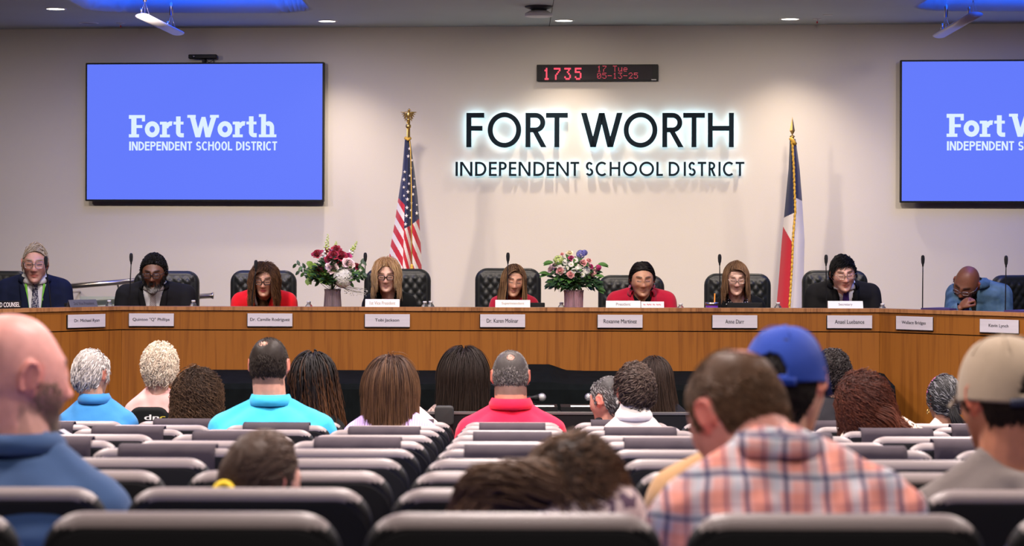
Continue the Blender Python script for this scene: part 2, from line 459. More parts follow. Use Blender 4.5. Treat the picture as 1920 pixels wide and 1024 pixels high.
    cl = c0[None, None] + (c1 - c0)[None, None] * (np.clip((tt - .25) / .75, 0, 1)[None, :, None]) * (.6 + .8 * rng.random(S))[:, None, None]
    if o.get('streak') is not None:
        sk = rng.random(S) < o.get('sfrac', .3); cl = np.where(sk[:, None, None], np.array(o['streak'])[None, None], cl)
    V, F, C = strands_mesh(W, rad, np.broadcast_to(np.clip(cl, 0, 1), (S, K, 3)))
    Vs.append(V); Fs.append(F + off); Cs.append(C); off += len(V)
    if o.get('bun'):
        bc = np.array(o['bun'][:3]); br = o['bun'][3]
        Db = rng.normal(size=(220, 3)); Db /= np.linalg.norm(Db, axis=1, keepdims=True)
        A = rng.normal(size=(220, 3)); A -= Db * (A * Db).sum(1, keepdims=True); A /= np.linalg.norm(A, axis=1, keepdims=True)
        tq = np.linspace(-.9, .9, 9)
        Pb = bc + br * (Db[:, None] * np.cos(tq)[None, :, None] + A[:, None] * np.sin(tq)[None, :, None]) * (.75 + .35 * rng.random(220))[:, None, None] * np.array(o.get('bsc', (1, .8, 1)))
        V, F, C = strands_mesh(Pb @ R.T + H, np.full((220, 9), .0045), np.broadcast_to(c0 + (c1 - c0) * .4, (220, 9, 3)))
        Vs.append(V); Fs.append(F + off); Cs.append(C); off += len(V)
    if o.get('tail'):     # pony tail / braid: list of head-local or world offset points with radii
        tp = np.array([q[:3] for q in o['tail']]); tr = np.array([q[3] for q in o['tail']])
        tu = np.linspace(0, 1, len(tp)); uu = np.linspace(0, 1, 14)
        cen = np.stack([np.interp(uu, tu, tp[:, i]) for i in range(3)], 1); crr = np.interp(uu, tu, tr)
        cen[0] = tp[0]; cw = cen + H
        nS = o.get('tn', 420); a = rng.random(nS) * 6.28; zz_ = rng.random(nS) * 2 - 1; rr_ = np.sqrt(rng.random(nS))
        Pb = cw[None] + (np.stack([np.cos(a) * np.sqrt(1 - zz_ ** 2), np.sin(a) * np.sqrt(1 - zz_ ** 2), zz_], 1)[:, None] * (rr_[:, None] * crr[None])[..., None])
        if cu: Pb = Pb + cu * .8 * np.stack([np.cos(uu[None] * 14 + a[:, None] * 3), np.sin(uu[None] * 12 + a[:, None] * 2), np.sin(uu[None] * 13 + a[:, None])], -1)
        V, F, C = strands_mesh(Pb, np.full((nS, 14), .0020), np.broadcast_to(c0 + (c1 - c0) * (.4 + .6 * uu[None, :, None]), (nS, 14, 3)))
        Vs.append(V); Fs.append(F + off); Cs.append(C); off += len(V)
    return np_mesh('hair', np.vstack(Vs), np.concatenate(Fs), True, None, np.vstack(Cs))

def beard_mesh(J, hp, o):
    H, R = J['H'], J['R']; n = o.get('n', 500)
    D = rng.normal(size=(n * 12, 3)); D /= np.linalg.norm(D, axis=1, keepdims=True); p = head_surf(D, hp); q = p / hp['s']
    m = (q[:, 2] < np.interp(np.abs(q[:, 0]), [0, .02, .045, .07], [-.072, -.058, -.045, .0])) & (q[:, 1] > .0) & (q[:, 2] > -.112)
    m |= (np.abs(q[:, 0]) < .024) & (q[:, 2] < -.036) & (q[:, 2] > -.046) & (q[:, 1] > .05)
    p = p[m][:n]; S = len(p); nn = p / np.linalg.norm(p, axis=1, keepdims=True); K = 4
    d = nn * .5 + np.array([0, .2, -1.]) + rng.normal(size=(S, 3)) * .2; d /= np.linalg.norm(d, axis=1, keepdims=True)
    Lb = o.get('len', .015); t = np.linspace(-.1, 1, K)
    W = (p[:, None] + d[:, None] * (t * Lb)[None, :, None]) @ R.T + H
    c0 = np.array(o['col']); c1 = np.array(o.get('tip', c0)); low = np.clip((-p[:, 2] - .06) / .04, 0, 1)
    cl = c0 + (c1 - c0) * low[:, None]
    V, F, C = strands_mesh(W, np.full((S, K), o.get('r', .0022)), np.broadcast_to(cl[:, None], (S, K, 3)))
    return np_mesh('beard', V, F, True, None, C)

def loft(rings, n=26, ex=2.5):
    """rings: (centre, right vec, fwd vec, half width, half depth)"""
    V = []; F = []
    for c, rb, fb, w, d in rings:
        for i in range(n):
            a = 2 * PI * i / n; ca, sa = math.cos(a), math.sin(a)
            q = (abs(ca) ** ex + abs(sa) ** ex) ** (-1 / ex)
            V.append(c + rb * (w * q * ca) + fb * (d * q * sa))
    K = len(rings)
    for k in range(K - 1):
        for i in range(n): j = (i + 1) % n; F.append((k * n + i, k * n + j, (k + 1) * n + j, (k + 1) * n + i))
    F.append(tuple(range(n - 1, -1, -1))); F.append(tuple((K - 1) * n + i for i in range(n)))
    return V, F

def hand_parts(w, d, nrm, side, curl=.5, s=1.):
    """wrist w, direction d towards the fingers, palm normal nrm (the way the fingers curl)"""
    w = np.array(w, float); d = np.array(d, float); d /= np.linalg.norm(d); nrm = np.array(nrm, float); nrm -= d * nrm.dot(d); nrm /= np.linalg.norm(nrm)
    u = np.cross(d, nrm) * side      # towards the thumb
    out = []
    R = np.stack([u, d, nrm], 1)
    out.append(ellipsoid(w + d * .045 * s, (.040 * s, .052 * s, .015 * s), 16, 10, R))
    for i, (off, ln) in enumerate(((.029, .072), (.010, .080), (-.010, .074), (-.028, .058))):
        b = w + (d * .082 + u * off) * s; prev = b - d * .02; a = 0.; r = .0092 * s
        dirv = d.copy()
        for sgm in (.45, .30, .25):
            a += curl * (1.15 if sgm < .45 else .9) + .03 * i
            dirv = d * math.cos(a) + nrm * math.sin(a)
            nx = b + dirv * ln * sgm * s
            out.append(capsule(b if sgm < .45 else prev, nx, r, r * .9, 8, 3)); b = nx; r *= .92
    tb = w + (d * .028 + u * .028) * s; t1 = tb + (d * .028 + u * .024 + nrm * .012) * s; t2 = t1 + (d * .028 + u * (.012 - .02 * curl) + nrm * .014 * (1 + curl)) * s
    out.append(capsule(tb, t1, .0125 * s, .0105 * s, 8, 3)); out.append(capsule(t1, t2, .0105 * s, .0088 * s, 8, 3))
    return out

def body_frame(sp):
    """joints from the person's description"""
    J = {}
    s = sp.get('s', 1.); hp = dict(a=.079 * s, b=.098 * s, c=.115 * s, s=s); hp.update(sp.get('hp', {}))
    hx, hy, hd = sp['head']        # pixel column of the head centre, pixel row of the skull top, depth
    top = P(hx, hy, hd)
    J['R'] = head_rot(sp.get('yaw', 0), sp.get('pitch', 0), sp.get('roll', 0))
    J['H'] = np.array(top) - np.array([0, 0, hp['c'] * 1.0])
    x0, x1, sy = sp['sh']; sd = sp.get('shd', hd)
    A = np.array(P(x0, sy, sd)); B = np.array(P(x1, sy, sd)); J['Sc'] = (A + B) / 2; J['Sc'][2] -= .055 * s
    psi = -math.radians(sp.get('byaw', 0))
    rb = np.array([math.cos(psi), math.sin(psi), 0.]); fb = np.array([-math.sin(psi), math.cos(psi), 0.])
    J['rb'], J['fb'] = rb, fb
    hw = max(.09, abs(B[0] - A[0]) / 2 / max(.6, abs(math.cos(psi))) - .055 * s); J['hw'] = hw
    J['N'] = J['H'] * sp.get('nw', .42) + J['Sc'] * (1 - sp.get('nw', .42)); J['N'][2] = J['Sc'][2] + sp.get('nz', .078 if sp.get('byaw', 0) > 90 else .112) * s
    tilt = sp.get('tilt', 0.)
    fl = sp['floor']; seat = fl + sp.get('seat_h', .44)
    J['hip'] = J['Sc'] + fb * sp.get('hipf', -.06) ; J['hip'][2] = seat + .10
    J['hip'][:2] += rb[:2] * sp.get('hipx', 0.)
    for k, sg in (('L', -1), ('R', 1)):
        S = J['Sc'] + rb * sg * hw + np.array([0, 0, -sg * tilt - (.018 * s if sp.get('byaw', 0) < 90 else .006)])
        J['S' + k] = S
        dE = sp.get('elb' + k, (.035, .06, -.28) if sp.get('byaw', 0) < 90 else (.030, .05, -.20)); J['E' + k] = S + rb * sg * dE[0] + fb * dE[1] + np.array([0, 0, dE[2]])
        dW = sp.get('wr' + k, (-.10, .22, -.02) if sp.get('byaw', 0) < 90 else (-.10, .20, .03)); J['W' + k] = J['E' + k] + rb * sg * dW[0] + fb * dW[1] + np.array([0, 0, dW[2]])
    if 'abs' in sp:
        for k, v in sp['abs'].items(): J[k] = np.array(P(*v))
    J['s'] = s; J['floor'] = fl; J['seat'] = seat
    return J, hp

def torso_parts(J, inf, arms=True, sleeve=1., build=1., belly=0., neckw=.058):
    rb, fb, s = J['rb'], J['fb'], J['s']; Sc, hip, N = J['Sc'], J['hip'], J['N']; hw = J['hw']
    rings = []
    for t, w, d, f in ((-.12, .150, .10, .0), (0, .175, .125, .0), (.25, .160, .120 + belly, .01), (.5, .165, .118 + belly * .7, .01), (.75, .175, .115, .0), (.92, .165, .10, .0), (1.04, .110, .074, -.005), (1.10, .066, .060, 0)):
        c = hip * (1 - t) + Sc * t if t <= 1 else Sc + (N - Sc) * (t - 1) / .16
        if t < 0: c = hip + np.array([0, 0, t * .9])
        sc_ = hw / .165 if t > .5 else 1.
        rings.append((c + fb * (f + belly * .5 * (1 if 0 < t < .7 else 0)), rb, fb, min(w * build * s * (.5 + .5 * sc_), hw + .055) + inf, d * build * s + inf))
    parts = [loft(rings)]
    for k, sg in (('L', -1), ('R', 1)):
        S, E, W = J['S' + k], J['E' + k], J['W' + k]
        parts.append(capsule(N + rb * sg * .03 + np.array([0, 0, -.036 * s]) , S + np.array([0, 0, -.006]), .043 * s + inf * .6, .050 * s + inf, 12))
        parts.append(capsule(N + rb * sg * .05 + np.array([0, 0, -.105 * s]) - fb * .01, S + np.array([0, 0, -.03]), .075 * s + inf, .055 * s + inf, 12))
        if arms:
            parts.append(capsule(S + np.array([0, 0, -.016 * s]), E, .056 * s * min(build, 1.15) + inf, .043 * s + inf, 12))
            if sleeve >= 1: parts.append(capsule(E, E + (W - E) * min(1, sleeve - .08 if sleeve > 1 else .92), .043 * s + inf, .032 * s + inf, 12))
    return parts

PEOPLE = []
def make_person(sp):
    J, hp = body_frame(sp); s = J['s']; R = J['R']; H = J['H']
    root = empty('person', (J['hip'][0], J['hip'][1], J['floor']), 0, sp['label'], 'person', sp.get('group'))
    off = np.array(root.location); near = sp.get('vox', .0042)
    def put(name, me, mats, label=None, solid=None):
        v = coords(me) - off.astype(np.float32); me.vertices.foreach_set('co', v.ravel()); me.update()
        me.name = name
        o = link_mesh(name, me, mats, root)
        if label: o['label'] = label
        return o
    # ---- skin: head, ears, neck, chest, arms and hands as one surface
    D, F = sph_grid(84, 64); hv = head_surf(D, hp) @ R.T + H
    parts = [(hv, F)]
    for sg in (1, -1):
        ax = hp['a'] * .99
        # ear: helix rim, concha, lobe
        rim = []
        for i in range(11):
            t = math.radians(-70 + 300 * i / 10)
            rim.append(np.array([sg * (ax + .006 + .006 * (math.cos(t) < 0)), -.012 - .017 * math.cos(t + .2), .002 + .028 * math.sin(t)]) * np.array([1, s, s]))
        rim = [q @ R.T + H for q in rim]
        parts.append(tube(rim, [.0042 * s] * 11, 7))
        parts.append(ellipsoid(np.array([sg * (ax + .001), -.010 * s, .0]) @ R.T + H, (.006 * s, .015 * s, .026 * s), 12, 8, R @ Rz(-sg * .35)))
        parts.append(ellipsoid(np.array([sg * (ax + .001), .000, -.024 * s]) @ R.T + H, (.005 * s, .009 * s, .010 * s), 10, 6, R))
    nt = np.array([0, -.026, -.034]) * s @ R.T + H
    nr = sp.get('neck', .057) * s
    parts.append(capsule(nt, J['N'] + np.array([0, 0, -.075]), nr, nr * 1.05, 16))
    parts.append(capsule(np.array([0, .02, -.075]) * s @ R.T + H, J['N'] + J['fb'] * .02 + np.array([0, 0, -.06]), .036 * s, .045 * s, 14))
    parts += torso_parts(J, -.004, True, 1.0, sp.get('build', 1.) * .97, 0)[0:]
    for k, sd in (('L', -1), ('R', 1)):
        E, W = J['E' + k], J['W' + k]; d = (W - E) / (np.linalg.norm(W - E) + 1e-9)
        parts.append(capsule(E, W, .036 * s, .025 * s, 12))
        hd = sp.get('hand' + k)
        if hd: parts += hand_parts(W, hd[0], hd[1], sd * hd[3] if len(hd) > 3 else sd, hd[2], s)
        else: parts += hand_parts(W, d, np.array([0, 0, -1.]) - J['rb'] * sd * .2, -sd, .35, s)
    me = fuse(parts, near, sp.get('smooth', 1 if sp.get('byaw', 0) > 90 else 2), .5)
    V = coords(me); q = ((V - H) @ R) / s
    base = np.array(sp['skin']); C = np.tile(base, (len(V), 1))
    x, y, z = q[:, 0], q[:, 1], q[:, 2]; inh = (np.abs(x) < .1) & (y > .02) & (z > -.13) & (z < .13)
    def blend(mask, c, k=1.):
        nonlocal C
        mk = (mask * k)[:, None]; C = C * (1 - mk) + np.array(c) * mk
    ax = np.abs(x)
    red = np.array(base) * np.array([1.05, .72, .70])
    ear = (np.abs(V - H).max(1) < .14) & (ax > hp['a'] / s * .97) & (np.abs(z) < .035) & (y < .02)
    blend(ear.astype(float), base * np.array([1.1, .62, .58]), .75 * sp.get('red', 1.))
    blend(np.exp(-((x) / .014) ** 2 - ((z + .022) / .012) ** 2) * inh, red, .6)
    blend(np.exp(-((ax - .042) / .018) ** 2 - ((z + .018) / .016) ** 2) * inh, red, .55)
    blend(np.exp(-((ax - .031) / .018) ** 2 - ((z - .012) / .011) ** 2) * inh, base * np.array([.50, .40, .38]), .75)  # eye socket shade painted into the skin colour
    bc = np.array(sp.get('brow', (.05, .03, .02)))
    bz = .036 + .004 * np.sin(np.clip((ax - .012) / .04, 0, 1) * PI)
    blend(np.clip(1.6 - np.abs(z - bz) / .0042, 0, 1) * (ax > .012) * (ax < .052) * inh, bc, sp.get('browk', .85))
    blend(np.clip(1.5 - np.abs(z - (.0085 + .02 * (ax - .031) ** 2 / .001 * .1)) / .0030, 0, 1) * (np.abs(ax - .031) < .0145) * inh, (.02, .012, .01), .9)
    lip = np.array(sp.get('lip', base * np.array([.72, .36, .36])))
    lm = np.clip(1.4 - np.sqrt((x / .024) ** 2 + ((z + .0555) / .0095) ** 2), 0, .6) / .6
    blend(lm * inh, lip, .85)
    blend(np.clip(1.4 - np.abs(z + .0562) / .0016, 0, 1) * (ax < .021) * inh, lip * .35, .7)
    if sp.get('stubble'):
        mk = smooth01(-z, .035, .06) * (y > -.02) * (z > -.125) * (1 - lm)
        blend(mk, sp['stubble'], .55)
    if sp.get('scalp'):      # close-cropped hair colour on the scalp
        o = dict(sp['scalp']); mk = hair_mask(q, o) * (z > -.08)
        if o.get('crown'): mk = mk * smooth01(np.linalg.norm(q - np.array(o['crown'][:3]), axis=1), o['crown'][3] * .4, o['crown'][3] * 1.1)
        mk = mk * (np.linalg.norm(q, axis=1) < .16)
        blend(mk, o['col'], o.get('k', .85))
    set_col(me, np.clip(C, 0, 1))
    put('body', me, mat_skin(sp['skin']))
    # ---- clothes
    tops = {}
    for ci, cl in enumerate(sp['clothes']):
        inf = cl.get('inf', .010 + .010 * ci)
        tp = torso_parts(J, inf, True, cl.get('sleeve', 1.), sp.get('build', 1.), sp.get('belly', 0.))
        if cl.get('high'):   # cloth reaches up the neck
            tp.append(capsule(J['N'] + np.array([0, 0, -.04]), J['N'] + np.array([0, 0, cl['high'] - .03]), nr + inf + .012, nr + inf + .004, 16))
        if cl.get('wide'): pass
        cm = fuse(tp, sp.get('cvox', .009 if sp.get('byaw', 0) < 90 else .0065), cl.get('smooth', 22 if sp.get('byaw', 0) < 90 else 34), .5)
        V = coords(cm); Nn = normals(cm)
        rel = V - J['Sc']; bx = rel @ J['rb']; by = rel @ J['fb']; bz = rel[:, 2]
        fold = .5 * np.sin(bz * 60 + bx * 25 + 4 * np.sin(bx * 17 + ci)) + .5 * np.sin(bz * 38 - bx * 44 + 3 * np.sin(bz * 21))
        V = V + Nn * (fold * cl.get('fold', .0012))[:, None]
        cm.vertices.foreach_set('co', V.astype(np.float32).ravel()); cm.update()
        # openings: neck hole, and V front for jackets
        fc = np.empty(len(cm.polygons) * 3, dtype=np.float32); cm.polygons.foreach_get('center', fc); fc = fc.reshape(-1, 3)
        rel = fc - J['Sc']; bx = rel @ J['rb']; by = rel @ J['fb']; bz = rel[:, 2]
        kill = np.zeros(len(fc), bool)
        v = cl.get('v')      # (half width at the collar, z where the V closes relative to shoulders)
        Nx = (J['N'] - J['Sc']) @ J['rb']; Ny = (J['N'] - J['Sc']) @ J['fb']
        if v: kill |= (np.abs(bx - Nx * np.clip((bz - v[1]) / .2, 0, 1)) < v[0] * np.clip((bz - v[1]) / (.07 - v[1]), 0, 1.3)) & (by > Ny + .0)
        sc = cl.get('scoop')
        if sc: kill |= (((bx - Nx) / sc[0]) ** 2 + ((bz - .07) / sc[1]) ** 2 < 1) & (by > -.02 if not sc[2] else by > -9)
        if kill.any():
            keep = np.where(~kill)[0]
            F = [tuple(cm.polygons[int(i)].vertices) for i in keep]
            used = np.unique(np.concatenate([np.array(f) for f in F])); mp = -np.ones(len(V), int); mp[used] = np.arange(len(used))
            m2 = np_mesh('c', V[used], [tuple(int(mp[i]) for i in f) for f in F]); cm = m2
        o = put(cl['name'], cm, cl['mat'], cl.get('label'))
        md = o.modifiers.new('thick', 'SOLIDIFY'); md.thickness = .004; md.offset = -1
        if kill.any() is False: o.modifiers.remove(md)
        if not kill.any() and o.modifiers: o.modifiers.remove(md)
        tops[cl['name']] = o
        if cl.get('collar'):
            n = 40; Vc = []; Fc = []; N = J['N']; w = nr + cl.get('cw', .007); hgt, fl_ = cl['collar']
            gap = cl.get('cgap', .35)     # opening at the front in radians
            for kk, (dr, dz) in enumerate(((.0, -.03), (.0, hgt * .6), (-.001, hgt), (.005, hgt + .001), (.011 + fl_, hgt * .3), (.016 + fl_, -.020))):
                for i in range(n):
                    a = gap + (2 * PI - 2 * gap) * i / (n - 1) + PI / 2
                    fz = .25 * (math.sin(a) > .5) * dr
                    c = N + np.array([0, 0, -.030]) + J['rb'] * ((w + dr) * math.cos(a)) + J['fb'] * ((w + dr) * 1.08 * math.sin(a)) + np.array([0, 0, dz - .022 * max(0, math.sin(a)) + .006])
                    Vc.append(c)
            for kk in range(5):
                for i in range(n - 1): Fc.append((kk * n + i, kk * n + i + 1, (kk + 1) * n + i + 1, (kk + 1) * n + i))
            cc = np_mesh('collar', np.array(Vc), Fc)
            co = put('collar', cc, cl.get('cmat', cl['mat'])); co.parent = o; co.location = (0, 0, 0)
            md = co.modifiers.new('t', 'SOLIDIFY'); md.thickness = .003
    # ---- legs
    tm = sp.get('pants', mat('dark_trousers', (.02, .022, .03), .8))
    rb, fb = J['rb'], J['fb']; lp = []
    for sg in (-1, 1):
        h0 = J['hip'] + rb * sg * .085 * s; h0[2] = J['seat'] + .085; kn = h0 + fb * .40 * s + rb * sg * .03; an = kn + fb * .03; an = np.array([an[0], an[1], J['floor'] + .10]); kn[2] = J['floor'] + .50 * s
        lp += [capsule(h0, kn, .082 * s, .062 * s, 12), capsule(kn, an, .058 * s, .045 * s, 12)]
        sh = MB(); sh.add(*capsule(an + np.array([0, 0, -.052]), an + fb * .15 + np.array([0, 0, -.062]), .045, .036, 12), 0, True)
        so = sh.build('shoe', mat('shoe_black', (.012, .012, .012), .4), root); so.data.transform(Matrix.Translation(Vector(-off)))
    lp.append(ellipsoid(J['hip'] + np.array([0, 0, -.01]), (.165 * s, .12 * s, .09), 16, 10))
    put('trousers', fuse(lp, .012, 3), tm)
    # ---- hair
    if sp.get('hair'): put('hair', make_hair(J, hp, sp['hair']), mat_hair())
    if sp.get('beard'): put('beard', beard_mesh(J, hp, sp['beard']), mat_hair())
    # ---- glasses
    g = sp.get('glasses')
    if g:
        mb = MB(); gm = [g['mat'], MATS['lens']]; yy = (hp['b'] / s + .010); w, h = g.get('w', .024), g.get('h', .018); zc = g.get('z', .011)
        for sg in (1, -1):
            lp = rr_loop(2 * w, 2 * h, g.get('r', .012), 4, sg * .032, zc)
            pts = [(np.array([a, yy - .20 * max(0, abs(a) - .02) , b]) * s) @ R.T + H for a, b in lp]; pts.append(pts[0])
            mb.tube(pts, g.get('t', .0022) * s, 6)
            mb.add(pts[:-1], [tuple(range(len(pts) - 1))], 1)
            tp = [(np.array(q) * s) @ R.T + H for q in ((sg * (.032 + w), yy - .010, zc + .006), (sg * (hp['a'] / s + .004), yy - .05, zc + .008), (sg * (hp['a'] / s + .006), -.01, zc + .010))]
            mb.tube(tp, g.get('t', .0022) * .8 * s, 5)
        mb.tube([(np.array(q) * s) @ R.T + H for q in ((-.032 + w, yy, zc + .004), (0, yy + .004, zc + .007), (.032 - w, yy, zc + .004))], g.get('t', .0022) * s, 5)
        o = mb.build('glasses', gm, root); o.data.transform(Matrix.Translation(Vector(-off)))
    return root, J, hp, tops, off, put

def surf_strip(put, target, off, J, pts, w, lift=.004, name='tie', m=None, wf=None, parent=None):
    """a cloth strip laid on the front of a garment along (right, up) points relative to the shoulders' centre"""
    me = target.data
    bvh = BVHTree.FromPolygons([v.co[:] for v in me.vertices], [p.vertices[:] for p in me.polygons])
    V = []; F = []; K = len(pts); cols = 5; last = None
    for k, (bx, bz) in enumerate(pts):
        ww = w * (wf[k] if wf else 1); row = []
        for c in range(cols):
            t = (c / (cols - 1) - .5) * 2
            a = pts[min(k + 1, K - 1)]; b = pts[max(k - 1, 0)]; dx, dz = a[0] - b[0], a[1] - b[1]; l = math.hypot(dx, dz) + 1e-9
            q = J['Sc'] + J['rb'] * (bx + t * ww * abs(dz) / l) + np.array([0, 0, bz + t * ww * (-dx / l)*.0])
            o = Vector(q + J['fb'] * .6 - off); hit = bvh.ray_cast(o, Vector(-J['fb']), 1.2)
            dep = .6 - hit[3] if hit[0] is not None else -1
            row.append((q, dep if dep > .04 else None))
        ok = [i for i in range(cols) if row[i][1] is not None]
        for i in range(cols):
            t = (i / (cols - 1) - .5) * 2; dep = row[i][1]
            if dep is None: dep = row[min(ok, key=lambda j: abs(j - i))][1] if ok else (last or .12)
            last = dep; V.append(row[i][0] + J['fb'] * (dep + lift * (1.2 - .5 * t * t)))
    for k in range(K - 1):
        for c in range(cols - 1): F.append((k * cols + c, k * cols + c + 1, (k + 1) * cols + c + 1, (k + 1) * cols + c))
    o = put(name, np_mesh(name, np.array(V), F), m)
    md = o.modifiers.new('t', 'SOLIDIFY'); md.thickness = .003
    if parent: o.parent = parent
    return o
# ------------------------------------------------------------------ shared materials
M = {}
M['wall'] = mat('wall_paint', (.70, .645, .572), .8, bump=.0006, bscale=220, var=.02, vscale=1.2, spec=.2)
M['ceil'] = mat('ceiling_paint', (.54, .585, .575), .85, spec=.2, var=.03, vscale=1.5)
M['carpet'] = mat('carpet', (.03, .03, .035), .95, var=.3, vscale=90)
M['wood'] = mat_wood('desk_wood', (.185, .060, .009), (.305, .110, .0155))
M['woodtop'] = mat_wood('desk_wood_edge', (.16, .06, .02), (.42, .19, .07))
M['black'] = mat('black_plastic', (.006, .006, .007), .5, spec=.28)
M['seam'] = mat('dark_reveal', (.01, .007, .005), .8)
M['cloth'] = mat('black_cloth', (.0035, .005, .0055), .9, bump=.003, bscale=9, var=.25, vscale=14, spec=.08)
M['plate'] = mat('plate_aluminium', (.70, .66, .70), .45, metal=.15, var=.05, vscale=3, stretch=(1, 1, 18))
M['ink'] = mat('dark_lettering', (.035, .035, .045), .6)
M['steel'] = mat('brushed_steel', (.55, .5, .46), .3, metal=1.)
M['gold'] = mat('gold_metal', (.62, .42, .14), .35, metal=.9)
M['white'] = mat('white_card', (.86, .84, .82), .7)
M['whitepl'] = mat('white_plastic', (.72, .71, .70), .4)
M['leather'] = mat('black_leather', (.009, .0105, .0105), .45, bump=.0008, bscale=90, spec=.32)
M['seatshell'] = mat('seat_lit_rim_plastic', (.24, .20, .195), .42, spec=.5, bump=.0004, bscale=300)
M['seatback'] = mat('seat_back_fabric', (.007, .007, .008), .8, spec=.2)
M['bluefab'] = mat('seat_blue_fabric', (.05, .08, .36), .8, bump=.0005, bscale=300)
M['cover'] = mat('seat_cover_fabric', (.050, .040, .048), .9, bump=.002, bscale=14, spec=.15)
m_, nt_, b_ = new_mat('lens_glass')
tr_ = nt_.nodes.new('ShaderNodeBsdfTransparent'); gl_ = nt_.nodes.new('ShaderNodeBsdfGlossy'); gl_.inputs['Roughness'].default_value = .05
mx_ = nt_.nodes.new('ShaderNodeMixShader'); mx_.inputs[0].default_value = .07
L(nt_, tr_.outputs[0], mx_.inputs[1]); L(nt_, gl_.outputs[0], mx_.inputs[2]); L(nt_, mx_.outputs[0], nt_.nodes['Material Output'].inputs['Surface'])
MATS['lens'] = m_
def mat_glass(name, col, rough=.05, k=.55):
    m, nt, b = new_mat(name)
    b.inputs['Base Color'].default_value = c4(col); b.inputs['Roughness'].default_value = rough; b.inputs['Transmission Weight'].default_value = k; b.inputs['IOR'].default_value = 1.3
    b.inputs['Alpha'].default_value = .75
    return m

# ------------------------------------------------------------------ back wall frame
TA = .091; AL = math.atan(TA); CA, SA = math.cos(AL), math.sin(AL); WY = 17.9
UX = Vector((CA, -SA, 0)); VX = Vector((SA, CA, 0))
def wl(px, py, off=0.):
    k = (px - CX) / FPX; y = (WY - off / CA) / (1 + TA * k); p = P(px, py, y)
    return (p - Vector((0, WY, 0))).dot(UX), p.z
def wall_thing(name, s, z, off, label, cat, group=None):
    o = empty(name, Vector((0, WY, z)) + UX * s - VX * off, -AL, label, cat, group); return o

# ------------------------------------------------------------------ room shell
XL, XR, YF, CZ = -6.8, 6.8, -3.0, 3.517
def shell(name, fn, m):
    b = MB(); fn(b); o = b.build(name, m); o['kind'] = 'structure'; return o
shell('wall_back', lambda b: b.poly([(XL, WY - TA * XL), (XR, WY - TA * XR), (XR, WY - TA * XR + .15), (XL, WY - TA * XL + .15)], -.1, 4.2), M['wall'])
M['darkwall'] = mat('auditorium_wall_paint', (.16, .15, .15), .9)
shell('wall_left', lambda b: b.box(XL - .15, XL, YF, WY - TA * XL + .15, -.1, 4.2), M['darkwall'])
shell('wall_right', lambda b: b.box(XR, XR + .15, YF, WY - TA * XR + .3, -.1, 4.2), M['darkwall'])
shell('wall_front', lambda b: b.box(XL, XR, YF - .15, YF, -.1, 4.2), M['darkwall'])
# sloping auditorium floor, then the flat front
D0, DK, KZ = 3.99, .862, .051
def row_d(k): return D0 + DK * k
def row_top(k): return ZC - (.476 + KZ * k)
def floor_at(y): return max(0., row_top((y - D0) / DK) - .86)
yflat = D0 + DK * ((ZC - .476 - .86) / KZ)
fb = MB(); z0 = floor_at(YF)
fb.prism([(0, 0)], 0, 0) if False else None
fb.add([(XL, YF, z0), (XR, YF, z0), (XR, yflat, 0), (XL, yflat, 0), (XL, 19.2, 0), (XR, 19.2, 0), (XL, YF, -.12), (XR, YF, -.12), (XR, 19.2, -.12), (XL, 19.2, -.12)],
       [(0, 1, 2, 3), (3, 2, 5, 4), (6, 9, 8, 7), (0, 6, 7, 1), (4, 5, 8, 9), (0, 3, 4, 9, 6), (1, 7, 8, 5, 2)])
o = fb.build('floor', M['carpet']); o['kind'] = 'structure'
# ceiling with two soft-edged domed coves
COVES = [(-2.29, 15.35, .81, 1.55), (3.69, 15.05, .81, 1.55)]
xs = sorted(set([XL, XR] + list(np.round(np.linspace(-3.4, -1.2, 67), 4)) + list(np.round(np.linspace(2.6, 4.8, 67), 4)) + [-5., -.4, .6, 1.6]))
ys = sorted(set([YF] + list(np.round(np.linspace(13.3, 17.2, 118), 4)) + [6., 17.5, 19.3]))
Vc = []
for y in ys:
    for x in xs:
        h = 0
        for cx, cy, hx, hy in COVES:
            qx = abs(x - cx) - (hx - .35); qy = abs(y - cy) - (hy - .35)
            sd = math.hypot(max(qx, 0), max(qy, 0)) + min(max(qx, qy), 0) - .35
            t = min(1, max(0, -sd / .07)); h = max(h, .30 * (t * t * (3 - 2 * t)) + .06 * min(1, max(0, -sd / .6)))
        Vc.append((x, y, CZ + h))
nx = len(xs); Fc = [(j * nx + i, (j + 1) * nx + i, (j + 1) * nx + i + 1, j * nx + i + 1) for j in range(len(ys) - 1) for i in range(nx - 1)]
o = link_mesh('ceiling', np_mesh('ceiling', Vc, Fc, True), M['ceil']); o['kind'] = 'structure'
shell('trim_1', lambda b: b.poly([(.283, 13.0), (.287, 13.0), (.287, WY - .03), (.283, WY - .03)], CZ - .002, CZ + .0), M['seam'])
# raised platform behind the desk
DY, DX0, DX1 = 15.1, -2.57, 2.42
DF = .46     # platform floor height
shell('floor_platform', lambda b: b.poly([(DX0 - 2.9, DY - 2.7), (DX0 - 2.75, DY - 2.75), (DX0 + .05, DY + .05), (DX1 - .05, DY + .05), (DX1 + 2.75, DY - 2.75), (XR, DY - 2.75), (XR, WY - TA * XR), (XL, WY - TA * XL), (XL, DY - 2.7)], 0, DF), M['carpet'])

